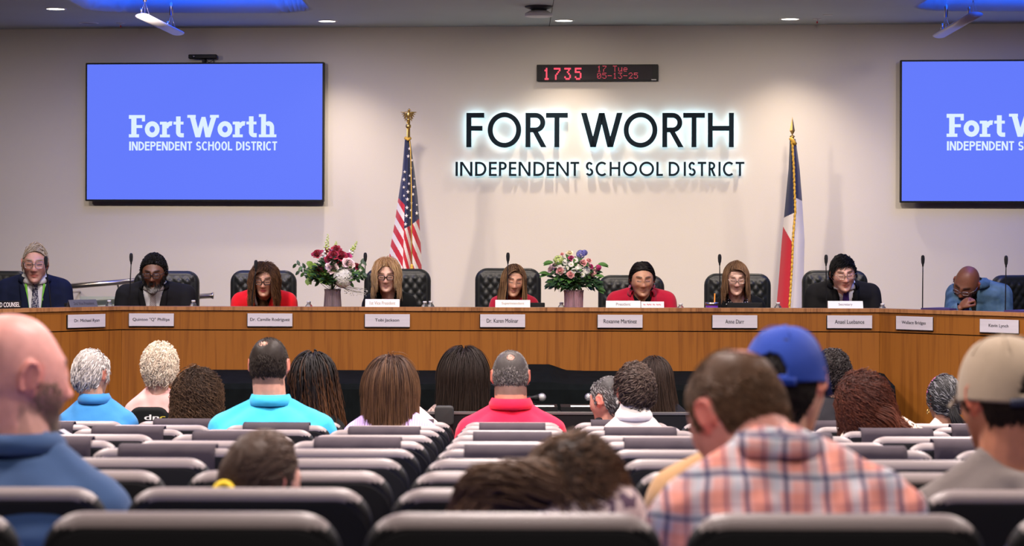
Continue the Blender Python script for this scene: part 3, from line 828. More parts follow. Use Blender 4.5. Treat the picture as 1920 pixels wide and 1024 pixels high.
# ------------------------------------------------------------------ board desk: centre run and two angled wings
DT = P(940, 576.5, DY).z; DU = P(940, 583.5, DY).z; DS = P(940, 620.6, DY).z; WS = DT - .20
def desk_unit(name, ax, ay, bx, by, label, mit0, mit1):
    """front edge runs from (ax,ay) to (bx,by) left to right; mit = how far the back edge is pulled at either end"""
    ln = math.hypot(bx - ax, by - ay); rz = math.atan2(by - ay, bx - ax)
    r = empty(name, (ax, ay, 0), rz, label, 'desk')
    dep = .54
    b = MB(); b.poly([(mit0 * .04, .04), (ln + mit1 * .04, .04), (ln + mit1 * dep, dep), (mit0 * dep, dep)], WS - .035, WS); b.build('work_surface', M['woodtop'], r)
    b = MB(); b.poly([(-.0, -.012), (ln + .0, -.012), (ln + mit1 * .09, .09), (mit0 * .09, .09)], DU, DT); b.build('ledge', M['woodtop'], r)
    b = MB(); b.poly([(0, 0), (ln, 0), (ln + mit1 * .03, .03), (mit0 * .03, .03)], DS + .004, DU - .002); b.build('upper_panel', M['wood'], r)
    b = MB(); b.poly([(0, .014), (ln, .014), (ln + mit1 * .04, .04), (mit0 * .04, .04)], DS - .01, DS + .01); b.poly([(0.002, .012), (ln - .002, .012), (ln + mit1 * .03, .03), (mit0 * .03, .03)], DU - .004, DU + .001); b.build('reveal', M['seam'], r)
    b = MB()
    n = max(1, round(ln / 1.22))
    b.poly([(0, .002), (ln, .002), (ln + mit1 * .03, .03), (mit0 * .03, .03)], .02, DS - .003); b.build('lower_panel', M['wood'], r)
    return r
k45 = math.sqrt(.5); WLN = 2.7; mt = math.tan(math.radians(22.5))
desk_c = desk_unit('board_desk', DX0, DY, DX1, DY, 'long straight middle run of the walnut board desk', -mt, mt)
desk_unit('board_desk', DX0 - WLN * k45, DY - WLN * k45, DX0, DY, 'angled left wing of the walnut board desk', 0, mt)
desk_unit('board_desk', DX1, DY, DX1 + WLN * k45, DY - WLN * k45, 'angled right wing of the walnut board desk', -mt, 0)

def on_desk(px, py, wing, off=0.):
    """where the line of sight meets the desk front (wing -1, 0, 1)"""
    k = (px - CX) / FPX
    if wing == 0: y = DY
    elif wing == 1: y = (DY + DX1) / (1 + k)
    else: y = (DY - DX0) / (1 - k)
    return P(px, py, y)
def mesh_text_child(name, parent, body, x0, x1, z0, z1, y, m, bold=.0, depth=0):
    V, F = text_poly(body, x0, x1, z0, z1, y)
    b = MB(); b.add(V, F)
    for k in range(1, 3 if bold else 1): b.add([(v[0] + k * (z1 - z0) * bold * 3, v[1] - .00005 * k, v[2]) for v in V], F); return b.build(name, m, parent)
PLATES = [('Dr. Michael Ryan', 125.5, 195.5, 589.2, 614, -1, 137, 184, 'left wing'), ('Quinton "Q" Phillips', 243, 327, 587.5, 611.5, 0, 250, 319, 'left end of the straight run'),
          ('Dr. Camille Rodriguez', 465, 549, 587.5, 612, 0, 470, 544, 'below the woman in the bright red jacket'), ('Tobi Jackson', 685, 769, 588.8, 613, 0, 704, 749, 'below the blonde woman'),
          ('Dr. Karen Molinar', 901, 985, 589.2, 613.5, 0, 913, 972, 'below the woman in the red top'), ('Roxanne Martinez', 1121, 1205, 590, 614.5, 0, 1132, 1194, 'below the dark-haired woman in crimson'),
          ('Anne Darr', 1336, 1420, 590.7, 615, 0, 1360, 1395, 'below the woman in the polka dot blouse'), ('Anael Luebanos', 1551, 1635, 591.2, 615.5, 0, 1565, 1620, 'below the man in the purple tie'),
          ('Wallace Bridges', 1683, 1751.5, 593.3, 618.5, 1, 1694, 1739, 'next to the right corner'), ('Kevin Lynch', 1840, 1912.5, 599, 624, 1, 1857, 1894, 'out on the far end')]
PL_LAB = ['brushed nameplate on the angled left wing of the desk', 'nameplate under the man with the grey-tipped beard', 'nameplate under the woman in the bright red jacket', 'nameplate under the blonde woman in black',
          'nameplate under the woman with gold hoop earrings', 'nameplate under the dark-haired woman in the crimson jacket', 'nameplate under the woman in the polka dot blouse', 'nameplate under the black-haired man in a purple tie',
          'nameplate on the right wing, nearest the desk corner', 'nameplate on the right wing, nearest the edge of the picture']
for (body, x0, x1, y0, y1, wg, tx0, tx1, _), lab in zip(PLATES, PL_LAB):
    a = on_desk(x0, y0 + (y1 - y0) / 2, wg); b2 = on_desk(x1, y0 + (y1 - y0) / 2, wg); hgt = (y1 - y0) * a.y / FPX * .985
    if wg: a.z = b2.z = (a.z + b2.z) / 2
    w = (b2.xy - a.xy).length; rz = math.atan2(b2.y - a.y, b2.x - a.x); nrm = Vector((math.sin(rz), -math.cos(rz), 0))
    r = empty('nameplate', (a + b2) / 2 + nrm * .012, rz, lab, 'nameplate', 'nameplates along the desk front')
    r.location.z = (a.z + b2.z) / 2 if wg else P((x0 + x1) / 2, (y0 + y1) / 2, a.y).z
    b = MB(); b.box(-w / 2, w / 2, -.003, .001, -hgt / 2, hgt / 2); b.build('face', M['plate'], r)
    b = MB(); b.box(-w / 2 - .004, w / 2 - .001, .001, .010, -hgt / 2 - .005, hgt / 2 - .002); b.build('backing', M['black'], r)
    f = w / (x1 - x0); th = hgt * .30
    mesh_text_child('lettering', r, body, (tx0 - (x0 + x1) / 2) * f, (tx1 - (x0 + x1) / 2) * f, -th * .52, th * .52, -.0045, M['ink'], .007)

# ------------------------------------------------------------------ stroke lettering
def arc_poly(cx, cy, rx, ry, t, a0, a1, n=22):
    out = []; 
    for i in range(n + 1): a = math.radians(a0 + (a1 - a0) * i / n); out.append((cx + rx * math.cos(a), cy + ry * math.sin(a)))
    inn = []
    for i in range(n, -1, -1): a = math.radians(a0 + (a1 - a0) * i / n); inn.append((cx + (rx - t) * math.cos(a), cy + (ry - t) * math.sin(a)))
    return out, inn
def add_arc(mb, cx, cy, rx, ry, t, a0, a1, y0, y1, n=22, mi=0):
    o_, i_ = arc_poly(cx, cy, rx, ry, t, a0, a1, n); i_ = i_[::-1]
    for k in range(n): mb.prism([o_[k], o_[k + 1], i_[k + 1], i_[k]], y0, y1, mi)
def letter(mb, ch, x, z, w, h, t, y0, y1, mi=0):
    def R(a, b, c, d): mb.prism([(x + a, z + c), (x + b, z + c), (x + b, z + d), (x + a, z + d)], y0, y1, mi)
    def Dg(ax, az, bx, bz, tt=None):
        tt = tt or t * 1.12; mb.prism([(x + ax - tt / 2, z + az), (x + ax + tt / 2, z + az), (x + bx + tt / 2, z + bz), (x + bx - tt / 2, z + bz)], y0, y1, mi)
    if ch == 'I': R(w / 2 - t / 2, w / 2 + t / 2, 0, h)
    elif ch == 'F': R(0, t, 0, h); R(t, w, h - t, h); R(t, w * .9, h * .48, h * .48 + t)
    elif ch == 'E': R(0, t, 0, h); R(t, w, h - t, h); R(t, w * .95, h * .46, h * .46 + t); R(t, w, 0, t)
    elif ch == 'L': R(0, t, 0, h); R(t, w, 0, t)
    elif ch == 'T': R(w / 2 - t / 2, w / 2 + t / 2, 0, h - t); R(0, w, h - t, h)
    elif ch == 'H': R(0, t, 0, h); R(w - t, w, 0, h); R(t, w - t, h * .48, h * .48 + t)
    elif ch == 'N': R(0, t, 0, h); R(w - t, w, 0, h); Dg(t * .6, h, w - t * .6, 0)
    elif ch == 'W':
        for a, b_, c, d in ((t * .5, h, w * .29, 0), (w * .29, 0, w * .5, h), (w * .5, h, w * .71, 0), (w * .71, 0, w - t * .5, h)): Dg(a, b_, c, d, t * 1.15)
    elif ch == 'O': add_arc(mb, x + w / 2, z + h / 2, w / 2, h / 2 * 1.03, t, 0, 360, y0, y1, 40, mi)
    elif ch == 'D': R(0, t, 0, h); add_arc(mb, x + w - min(w - t, h / 2), z + h / 2, min(w - t, h / 2), h / 2, t, -90, 90, y0, y1, 22, mi); R(t, w - min(w - t, h / 2), 0, t); R(t, w - min(w - t, h / 2), h - t, h)
    elif ch in 'PR':
        r = h * .27 + t * .1; rx = min(r, w - t); R(0, t, 0, h); add_arc(mb, x + w - rx - (w * .06 if ch == 'R' else 0), z + h - r, rx, r, t, -90, 90, y0, y1, 18, mi)
        e = w - rx - (w * .06 if ch == 'R' else 0); R(t, e, h - t, h); R(t, e, h - 2 * r, h - 2 * r + t)
        if ch == 'R': Dg(w * .42, h - 2 * r + t * .5, w - t * .55, 0)
    elif ch == 'C': add_arc(mb, x + w * .56, z + h / 2, w * .56, h / 2 * 1.03, t, 48, 312, y0, y1, 28, mi)
    elif ch == 'S':
        r = h * .26 + t * .25; add_arc(mb, x + w * .5, z + h - r, w * .46, r, t, 25, 262, y0, y1, 18, mi); r2 = h - 2 * r + t; r2 = (h - (2 * r - t)) / 2
        add_arc(mb, x + w * .5, z + r2, w * .5, r2, t, -155, 88, y0, y1, 18, mi)
def wl_box(x0, x1, y0, y1, off): a = wl(x0, y1, off); b = wl(x1, y0, off); return a[0], b[0], a[1], b[1]

# the big lit sign on the wall, each letter standing off the wall on a back-lit plate
LIT = mat('sign_backlight', (.8, .9, 1.), .5, emit=(.42, .78, 1.), estr=6.)
LETM = mat('sign_letter_face', (.006, .014, .022), .6, spec=.08)
sgn = wall_thing('wall_sign', 0, 0, 0, 'large halo-lit lettering reading the school district name on the back wall', 'sign')
ZB = lambda y: y / 3.2 + 100
row1 = [('F', 172, 278), ('O', 300, 500), ('R', 527, 652), ('T', 650, 780), ('W', 862, 1106), ('O', 1116, 1318), ('R', 1348, 1475), ('T', 1473, 1603), ('H', 1621, 1777)]
row2 = [('I', 107, 121), ('N', 135, 208), ('D', 225, 292), ('E', 308, 354), ('P', 368, 414), ('E', 428, 472), ('N', 486, 557), ('D', 575, 643), ('E', 655, 700), ('N', 712, 787), ('T', 797, 849), ('S', 888, 934), ('C', 948, 1016), ('H', 1032, 1096), ('O', 1112, 1197), ('O', 1210, 1299), ('L', 1313, 1352), ('D', 1387, 1452), ('I', 1477, 1490), ('S', 1504, 1549), ('T', 1561, 1612), ('R', 1626, 1669), ('I', 1685, 1699), ('C', 1712, 1778), ('T', 1788, 1841)]
for rw, (ya, yb), t, off in ((row1, (ZB(357), ZB(563)), .0375, .065), (row2, (ZB(651), ZB(736)), .0165, .05)):
    for ch, xa, xb in rw:
        s0, s1, za, zb = wl_box(820 + xa / 3.2, 820 + xb / 3.2, ya, yb, off)
        b = MB(); letter(b, ch, s0, za, s1 - s0, zb - za, t, -off, -off + .022, 0)
        for f in list(range(len(b.f))): pass
        b2 = MB(); g = .003; letter(b2, ch, s0 + g, za + g, s1 - s0 - 2 * g, zb - za - 2 * g, t - 2 * g, -off + .0225, -off + .026, 0)
        lo = b.build('letter', LETM, sgn); b2.build('backlight', LIT, lo)

# ------------------------------------------------------------------ television screens with the district wordmark
SCR = mat('screen_blue', (.004, .006, .02), .6, spec=.08, emit=srgb(101, 124, 254), estr=.97)
SCW = mat('screen_white', (.02, .02, .02), .6, spec=.08, emit=srgb(222, 240, 255), estr=1.0)
def serif_word(mb, X, Z, y):
    """'Fort Worth' in slab letters; X,Z map crop pixels to metres"""
    kx = X(1) - X(0)
    def R(a, b, c, d): mb.prism([(X(a), Z(c)), (X(b), Z(c)), (X(b), Z(d)), (X(a), Z(d))], y, y + .001)
    def Q(*p): mb.prism([(X(a), Z(c)) for a, c in p], y, y + .001)
    def A(cx, cy, rx, ry, t, a0, a1): add_arc(mb, X(cx), Z(cy), rx * kx, ry * kx, t * kx, a0, a1, y, y + .001, 20)
    # F
    R(352, 384, 549, 413); R(337, 400, 549, 530); R(337, 437, 432, 413); R(418, 437, 452, 413); R(337, 352, 436, 413); R(384, 420, 492, 474)
    # o
    A(482, 500, 46, 49, 29, 0, 360); A(933, 500, 46, 49, 29, 0, 360)
    def r_(x): R(x + 14, x + 43, 549, 455); R(x, x + 62, 549, 532); R(x, x + 43, 471, 454); A(x + 70, 499, 45, 47, 26, 80, 168); R(x + 57, x + 74, 478, 452)
    r_(530); r_(981)
    def t_(x): R(x + 16, x + 44, 520, 422); R(x, x + 62, 471, 454); A(x + 47, 518, 31, 31, 26, 180, 290); R(x + 46, x + 64, 549, 524)
    t_(614); t_(1065)
    # W
    R(700, 752, 430, 413); R(840, 895, 430, 413)
    Q((712, 413), (745, 413), (780, 549), (750, 549)); Q((750, 549), (780, 549), (812, 425), (788, 425)); Q((788, 425), (812, 425), (842, 549), (812, 549)); Q((812, 549), (842, 549), (884, 413), (852, 413))
    # h
    R(1156, 1186, 549, 409); R(1142, 1186, 426, 409); R(1142, 1200, 549, 532); A(1203, 490, 33, 38, 27, 0, 140); R(1209, 1236, 549, 488); R(1196, 1250, 549, 532)
def tv(px0, px1, py0, py1, W_, Hh, lab, logo_dx):
    off = .115
    s0, z1 = wl(px0, py0, off); _, z0 = wl(px0, py1, off); s1 = s0 + W_
    if px1: s1 = wl(px1, py0, off)[0]; W_ = s1 - s0
    Hh = z1 - z0
    r = wall_thing('television', (s0 + s1) / 2, (z0 + z1) / 2, 0, lab, 'television', 'wall televisions')
    b = MB(); slab(b, W_, Hh, .05, .006, .003, 0, -off + .025, 0); b.build('bezel', M['black'], r)
    b = MB(); b.box(-W_ / 2 + .014, W_ / 2 - .012, -off - .0015, -off + .002, -Hh / 2 + .013, Hh / 2 - .013); b.build('screen', SCR, r)
    b = MB(); b.box(-W_ * .3, W_ * .3, -off + .05, 0, -Hh * .3, Hh * .3); b.build('wall_bracket', M['black'], r)
    f = W_ / (1541 - 65)       # metres per crop pixel
    X = lambda c: (c - 65) * f - W_ / 2 + logo_dx; Zf = lambda c: Hh / 2 - (c - 93) * f
    b = MB(); serif_word(b, X, Zf, -off - .003)
    txt = 'INDEPENDENT SCHOOL DISTRICT'; u = {'I': .42, ' ': .48, 'N': 1.05, 'O': 1.02, 'D': 1.0, 'S': .92, 'T': .88, 'L': .8, 'E': .85, 'P': .95, 'R': .98, 'C': .98, 'H': 1.02}
    tot = sum(u[c] for c in txt); sc = (1258 - 337) / tot; x = 337
    for c in txt:
        w = u[c] * sc
        if c != ' ': letter(b, c, X(x + 2), Zf(629), max((w - 5) * f, .0), 54 * f, 9.2 * f if c != 'I' else 11 * f, -off - .003, -off - .002)
        x += w
    b.build('wordmark', SCW, r)
    return r, s0, s1, z0, z1
r_, s0_, s1_, z0_, z1_ = tv(159.5, 606.5, 118, 377, 1.87, 1.08, 'television left of the flag, showing the white district wordmark', 0)
tw = s1_ - s0_
tv(1687, None, 112.5, 380, tw, 1.08, 'television at the right, cut off by the picture edge', 0)
# camera bar above the left screen
s_, z_ = wl(380, 106.5, .08)
cb = wall_thing('conference_camera', s_, z_, 0, 'small black camera bar mounted just above the left television', 'camera')
b = MB(); slab(b, .225, .034, .05, .008, .006, 0, -.09, 0); b.build('housing', M['black'], cb)
b = MB(); b.lathe([(.012, 0), (.014, .004), (.010, .006)], 16); 
for v in range(len(b.v)): x, y, z = b.v[v]; b.v[v] = (x - .07, -.115 - z, y)
b.build('lens', mat('lens_dark', (.02, .02, .03), .1, spec=.8), cb)
b = MB(); b.box(-.01, .01, -.08, 0, -.05, -.012); b.tube([(.01, -.07, -.01), (.04, -.06, -.045), (.075, -.03, -.02), (.07, -.02, -.055)], .003, 6); b.build('bracket', M['black'], cb)

# ------------------------------------------------------------------ dot-matrix clock
s0, s1, zb, zt = wl_box(1005.5, 1233, 120.5, 152, .06); w, h = s1 - s0, zt - zb
ck = wall_thing('led_clock', (s0 + s1) / 2, (zb + zt) / 2, 0, 'wide black digital clock with red figures above the wall sign', 'clock')
b = MB(); slab(b, w, h, .06, .004, .003, 0, -.03, 0); b.build('case', M['black'], ck)
b = MB(); b.box(-w * .455, w * .452, -.0615, -.058, -h * .42, h * .41); b.build('display', mat('clock_display', (.040, .034, .040), .5, spec=.1), ck)
FONT57 = {'0': '0E11131519110E', '1': '040C040404040E', '2': '0E11010204081F', '3': '1F02040201110E', '5': '1F101E0101110E', '7': '1F010204080808', '-': '0000001F000000', 'T': '1F040404040404', 'u': '0000111111130D', 'e': '00000E111F100E', ' ': '00000000000000'}
LED = mat('led_red', (.3, .01, .03), .4, emit=(.85, .045, .10), estr=1.1)
LEDO = mat('led_off', (.03, .012, .015), .5)
b = MB(); f = w / (1321 - 595)
def dots(txt, x0, z0, px, pz, bold):
    x = x0
    for c in txt:
        rows = [int(FONT57[c][i * 2:i * 2 + 2], 16) for i in range(7)]
        for ri, bits in enumerate(rows):
            for ci in range(5):
                if bits >> (4 - ci) & 1:
                    for k in range(bold):
                        cx = x + ci * px + k * px * .5; cz = z0 - ri * pz; q = px * .30 if bold == 1 else px * .34
                        for kk in range(1 if bold == 1 else 2):
                            zz = cz - kk * pz * .5; b.box(cx - q, cx + q, -.0632, -.0612, zz - q, zz + q)
        x += px * (6.4 if bold == 1 else 6.0)
for i, c in enumerate('1735'): dots(c, (634 + i * 63 - 958) * f + .004, (115 - 88) * f, 7.6 * f, 10.2 * f, 2)
dots('17 Tue', (958 - 958) * f + .002, (115 - 76) * f, 4.9 * f, 5.2 * f, 1); dots('05-13-25', (958 - 958) * f + .002, (115 - 118) * f, 4.9 * f, 5.2 * f, 1)
b.build('figures', LED, ck)
b = MB(); b.box(w * .445, w * .485, -.0615, -.06, -h * .46, -h * .42); b.build('maker_badge', M['whitepl'], ck)

# ------------------------------------------------------------------ ceiling fixtures
LAMP = mat('downlight_lens', (.9, .88, .8), .4, emit=(1., .93, .78), estr=9.)
LAMPOFF = mat('downlight_off', (.25, .25, .25), .3)
def ceil_pt(px, py): d = (CZ - ZC) * FPX / (HY + ROLL * (px - CX) - py); return P(px, py, d)
def downlight(px, py, wpx, lab, on=True):
    p = ceil_pt(px, py); r = wpx * p.y / FPX / 2
    o = empty('ceiling_light', (p.x, p.y, CZ), 0, lab, 'ceiling light', 'recessed ceiling downlights')
    b = MB(); b.lathe([(r * .86, -.001), (r * .9, -.006), (r * 1.08, -.004), (r * 1.1, .0)], 32, cap=False); b.build('trim_ring', M['whitepl'], o)
    b = MB(); b.lathe([(r * .88, -.001), (r * .88, -.0035)], 32); b.build('diffuser', LAMP if on else LAMPOFF, o)
    return Vector((p.x, p.y, CZ))
DLP = [downlight(103, 16, 38, 'lit ceiling downlight at the upper left corner'), downlight(612, 39, 36, 'lit ceiling downlight above the right end of the left television'), downlight(1056, 38, 37, 'lit ceiling downlight above the wall clock'), downlight(1480, 35, 37, 'lit ceiling downlight above the spear-topped flagpole')]
downlight(165, 43, 34, 'unlit ceiling downlight beside the left uplight bar', False)
for (px, py, lab) in ((225, 43, 'small ceiling sprinkler with a red bulb left of the hanging bar'), (1531, 35, 'small ceiling sprinkler right of the last downlight')):
    p = ceil_pt(px, py); o = empty('sprinkler', (p.x, p.y, CZ), 0, lab, 'sprinkler')
    b = MB(); b.lathe([(.035, 0), (.03, -.006), (.01, -.008), (.008, -.02)], 16); b.build('escutcheon', M['whitepl'], o)
    b = MB(); b.lathe([(.005, -.02), (.006, -.03), (.004, -.035)], 8); b.build('bulb', mat('sprinkler_red', (.6, .02, .02), .3), o)
for (px, py, wpx, lab) in ((515, 24, 18, 'thin ceiling slot diffuser beside the left blue cove'), (1551, 27.5, 17, 'small flush ceiling plate above the right sprinkler')):
    p = ceil_pt(px, py); w = wpx * p.y / FPX; b = MB(); b.box(-w / 2, w / 2, -.02, .02, -.004, 0); 
    if px < 1000: continue
    o = b.build('ceiling_plate', M['whitepl'], None, (p.x, p.y, CZ)); tag(o, lab, 'ceiling plate')
p = ceil_pt(1009, 12); o = empty('ceiling_sensor', (p.x, p.y, CZ), 0, 'white ceiling sensor on a dark base beside the ceiling seam', 'sensor')
b = MB(); b.lathe([(.10, 0), (.10, -.008), (.06, -.022), (.05, -.03)], 28); b.build('base', mat('sensor_base', (.05, .05, .05), .5), o)
b = MB(); b.lathe([(.06, -.03), (.098, -.05), (.10, -.07), (.09, -.074)], 28); b.build('housing', M['whitepl'], o)
# hanging uplight bars under the coves
def bar(px0, py0, px1, py1, d0, lab):
    a = P(px0, py0, d0); z = a.z; d1 = (z - ZC) * FPX / (HY + ROLL * (px1 - CX) - py1); c = P(px1, py1, d1); ln = (c - a).length
    o = empty('uplight_bar', a, math.atan2(c.y - a.y, c.x - a.x), lab, 'pendant light', 'uplight bars hanging below the coves')
    b = MB(); V = []; n = 10
    prof = [(.048 * math.cos(2 * PI * i / 16) * (1 if abs(math.cos(2 * PI * i / 16)) < .8 else 1), .018 * math.sin(2 * PI * i / 16)) for i in range(16)]
    V = [(0, y, z_) for y, z_ in prof] + [(ln, y, z_) for y, z_ in prof]
    b.add(V, [tuple(range(15, -1, -1)), tuple(range(16, 32))] + [(i, (i + 1) % 16, (i + 1) % 16 + 16, i + 16) for i in range(16)], 0, True); b.build('bar_housing', mat('bar_paint', (.62, .60, .66), .4), o)
    for t in (.06, .80):
        x = ln * t
        w = MB(); w.tube([(x, 0, .015), (x, 0, .22)], .0016, 6); w.tube([(x, -.03, .015), (x, 0, .10)], .0012, 5); w.tube([(x, .03, .015), (x, 0, .10)], .0012, 5); w.build('hanging_cable', M['steel'], o)
        w = MB(); w.lathe([(.012, .10), (.012, .17), (.006, .19)], 12, x, 0); w.lathe([(.009, .015), (.009, .05), (.004, .06)], 10, x + .01, .025); w.build('gripper', M['steel'], o)
    led = MB(); led.box(.05, ln - .05, -.02, .02, .0182, .0195); led.build('uplight_strip', mat('blue_strip', (.0, .05, .5), .5, emit=(.0, .10, 1.), estr=1.5), o)
for cx, cy, hx, hy in COVES:
    la = bpy.data.lights.new('cove_light', 'AREA'); la.shape = 'RECTANGLE'; la.size = hx * 1.5; la.size_y = hy * 1.75; la.color = (.0, .10, 1.); la.energy = 95.
    lo = bpy.data.objects.new('cove_light', la); COL.objects.link(lo); lo.location = (cx, cy, CZ + .03); lo.rotation_euler = (PI, 0, 0)
bar(266, 30, 332, 62, 14.8, 'white uplight bar hanging by cables at the upper left'); bar(1828, 27, 1760, 67, 14.6, 'white uplight bar hanging by cables at the upper right')

# ------------------------------------------------------------------ hand rails on the wall behind the first chairs
def rail(pts, lab, cap):
    P3 = [P(*q) for q in pts]; c = P3[0]
    o = empty('handrail', c, 0, lab, 'handrail')
    b = MB(); b.tube([q - c for q in P3], .021, 12); b.build('rail', M['steel'], o)
    if cap: e = P3[-1] - c; b = MB(); b.tube([e, e + Vector((.012, 0, 0))], .026, 12); b.build('end_cap', M['steel'], o)
    for t in (.2, .75):
        q = P3[0].lerp(P3[-1], t) - c; b = MB(); b.tube([q, q + Vector((0, .05, -.05)), Vector((q.x, WY - TA * (q.x + c.x) - c.y, q.z - .05))], .008, 8); b.build('bracket', M['steel'], o)
rail([(96, 540, 17.75), (262, 526, 17.75)], 'upper sloping steel handrail on the wall at the left', False)
rail([(180, 568, 17.6), (398, 554.5, 17.6)], 'lower steel handrail ending beside the second board chair', True)
gp = MB(); a = P(150, 566, 17.4); c = P(224, 556, 17.4)
gp.box(a.x, c.x, 17.4, 17.412, DF, c.z); o = gp.build('glass_guard', mat_glass('guard_glass', (.75, .9, .82), .03, .9)); tag(o, 'low glass guard panel with a greenish edge under the handrail', 'glass panel')

# ------------------------------------------------------------------ flags
def star_pts(r): return [(math.sin(2 * PI * i / 10) * (r if i % 2 == 0 else r * .4), math.cos(2 * PI * i / 10) * (r if i % 2 == 0 else r * .4)) for i in range(10)]
FR, FW, FB = mat('flag_red', (.55, .012, .03), .65, sheen=.3), mat('flag_white', (.80, .74, .70), .7, sheen=.3), mat('flag_navy', (.012, .018, .075), .65, sheen=.3)
def crop(x, y, s, ox, oy): return ox + x / s, oy + y / s
def pole(px_t, py_t, px_b, d, lab, top):
    a = P(px_t, py_t, d); bt = P(px_b, 577, d); o = empty('flagpole', (bt.x, d, DF), 0, lab, 'flagpole')
    zt = a.z - DF; b = MB(); dx = (a.x - bt.x); b.tube([(0, 0, .04), (dx, 0, zt)], .013, 12); b.build('pole', M['gold'] if top == 'eagle' else mat('pole_wood', (.22, .08, .03), .3), o)
    b = MB(); b.lathe([(.16, 0), (.16, .015), (.10, .035), (.03, .06), (.02, .09)], 28); b.build('base', M['gold'], o)
    b = MB(); b.lathe([(.012, zt - .06), (.02, zt - .05), (.02, zt - .035), (.012, zt - .025), (.012, zt), (.022, zt + .008), (.004, zt + .02)], 16, dx, 0); b.build('ferrule', M['gold'], o)
    b = MB()
    if top == 'eagle':
        b.ell((dx, 0, zt + .045), (.018, .016, .03)); b.ell((dx + .006, -.008, zt + .078), (.010, .012, .010)); b.add(*capsule((dx + .01, -.014, zt + .078), (dx + .024, -.02, zt + .072), .004, .001, 6), 0, True)
        for sg in (-1, 1):
            for k in range(5):
                b.add(*capsule((dx + sg * .014, .004, zt + .058), (dx + sg * (.056 - k * .008), .012, zt + .062 - k * .016), .009, .003, 6), 0, True)
        b.ell((dx, .0, zt + .014), (.012, .006, .018)); b.build('eagle_finial', M['gold'], o)
    else:
        V = [(dx - .020, 0, zt + .05), (dx, -.008, zt + .055), (dx + .020, 0, zt + .05), (dx, .008, zt + .055), (dx, 0, zt + .155), (dx, 0, zt + .015)]
        b.add(V, [(0, 1, 4), (1, 2, 4), (2, 3, 4), (3, 0, 4), (1, 0, 5), (2, 1, 5), (3, 2, 5), (0, 3, 5)]); b.build('spear_finial', M['gold'], o)
    return o
pole(765, 226, 768, 17.0, 'gold pole with an eagle on top, left of the lit sign', 'eagle')
pole(1485, 258, 1483, 17.0, 'pole with a spear point, right of the lit sign', 'spear')
def flag_panels(name, panels, mats, lab, cat, stars=None, extra=None, dflag=16.94):
    """panels: list of (rows) each row = (py, pxL, pxR, depthL, depthR); colour function per panel. Built as folded cloth"""
    V = []; F = []; MI = []
    for pi, (rows, fn) in enumerate(panels):
        rows = sorted(rows); ys_ = [r[0] for r in rows]; n = 300; m = 44; o0 = len(V)
        for j in range(n + 1):
            py = ys_[0] + (ys_[-1] - ys_[0]) * j / n
            a, b_, c, d_ = [float(np.interp(py, ys_, [r[k] for r in rows])) for k in (1, 2, 3, 4)]
            for i in range(m + 1):
                u = i / m; bulge = -.018 * math.sin(PI * u) ; px = a + (b_ - a) * u
                p = P(px, py, dflag + c + (d_ - c) * u + bulge); V.append(tuple(p))
        for j in range(n):
            for i in range(m):
                q = (o0 + j * (m + 1) + i, o0 + (j + 1) * (m + 1) + i, o0 + (j + 1) * (m + 1) + i + 1, o0 + j * (m + 1) + i + 1)
                cy = ys_[0] + (ys_[-1] - ys_[0]) * (j + .5) / n
                a, b_ = float(np.interp(cy, ys_, [r[1] for r in rows])), float(np.interp(cy, ys_, [r[2] for r in rows]))
                F.append(q); MI.append(fn(a + (b_ - a) * (i + .5) / m, cy))
    o0 = None
    base = P(765, 577, dflag)
    if stars:
        for (sx, sy, sr) in stars:
            c = P(sx, sy, dflag - .030); k0 = len(V); f = c.y / FPX
            V.append(tuple(c)); st = star_pts(sr * f)
            for (dx, dz) in st: V.append((c.x + dx * .85, c.y, c.z + dz))
            for i in range(10): F.append((k0, k0 + 1 + i, k0 + 1 + (i + 1) % 10)); MI.append(1)
    c = P(panels[0][0][0][1], 577, dflag); loc = Vector((c.x, c.y, DF))
    V = np.array(V) - np.array(loc)
    o = link_mesh(name, np_mesh(name, V, F, True, MI), mats, None, loc)
    md = o.modifiers.new('t', 'SOLIDIFY'); md.thickness = .002; md.offset = 0
    return tag(o, lab, cat), loc
def us_fn(slope, y_ref, x_ref, per, canton):
    def fn(x, y):
        cx = 700 + 0; X_, Y_ = (x - 700) * 3.2, (y - 200) * 3.2
        if canton(X_, Y_): return 2
        v = ((Y_ - y_ref) - slope * (X_ - x_ref)) / per
        return 0 if (v % 1.) < .53 else 1
    return fn
cr = lambda pts: [(200 + y / 3.2, 700 + a / 3.2, 700 + b_ / 3.2, dl, dr) for y, a, b_, dl, dr in pts]
pA = cr([(190, 188, 200, 0, 0), (400, 172, 196, .01, -.02), (540, 151, 190, .03, -.03), (700, 128, 186, .05, -.03), (860, 100, 181, .07, -.02), (1010, 88, 176, .08, -.02), (1180, 78, 172, .08, -.02)])
pB = cr([(190, 198, 208, -.02, -.01), (400, 194, 226, -.02, .02), (540, 189, 230, -.03, .03), (720, 184, 232, -.03, .03), (860, 180, 236, -.02, .04), (1010, 176, 236, -.02, .04), (1180, 172, 234, -.02, .04)])
pC = cr([(190, 206, 218, -.01, .0), (400, 222, 247, -.02, .02), (540, 226, 264, -.03, .03), (680, 229, 275, -.03, .03), (860, 230, 286, -.03, .04), (1010, 230, 291, -.03, .05), (1180, 230, 293, -.03, .05)])
fA = us_fn(1.75, 605, 135, 113, lambda X_, Y_: Y_ < 548 + (X_ - 150) * 1.1)
fB = us_fn(3.6, 728, 186, 128, lambda X_, Y_: Y_ < 732 - (X_ - 186) * .5)
fC = us_fn(2.45, 690, 232, 122, lambda X_, Y_: Y_ < 706 - (X_ - 232) * .8)
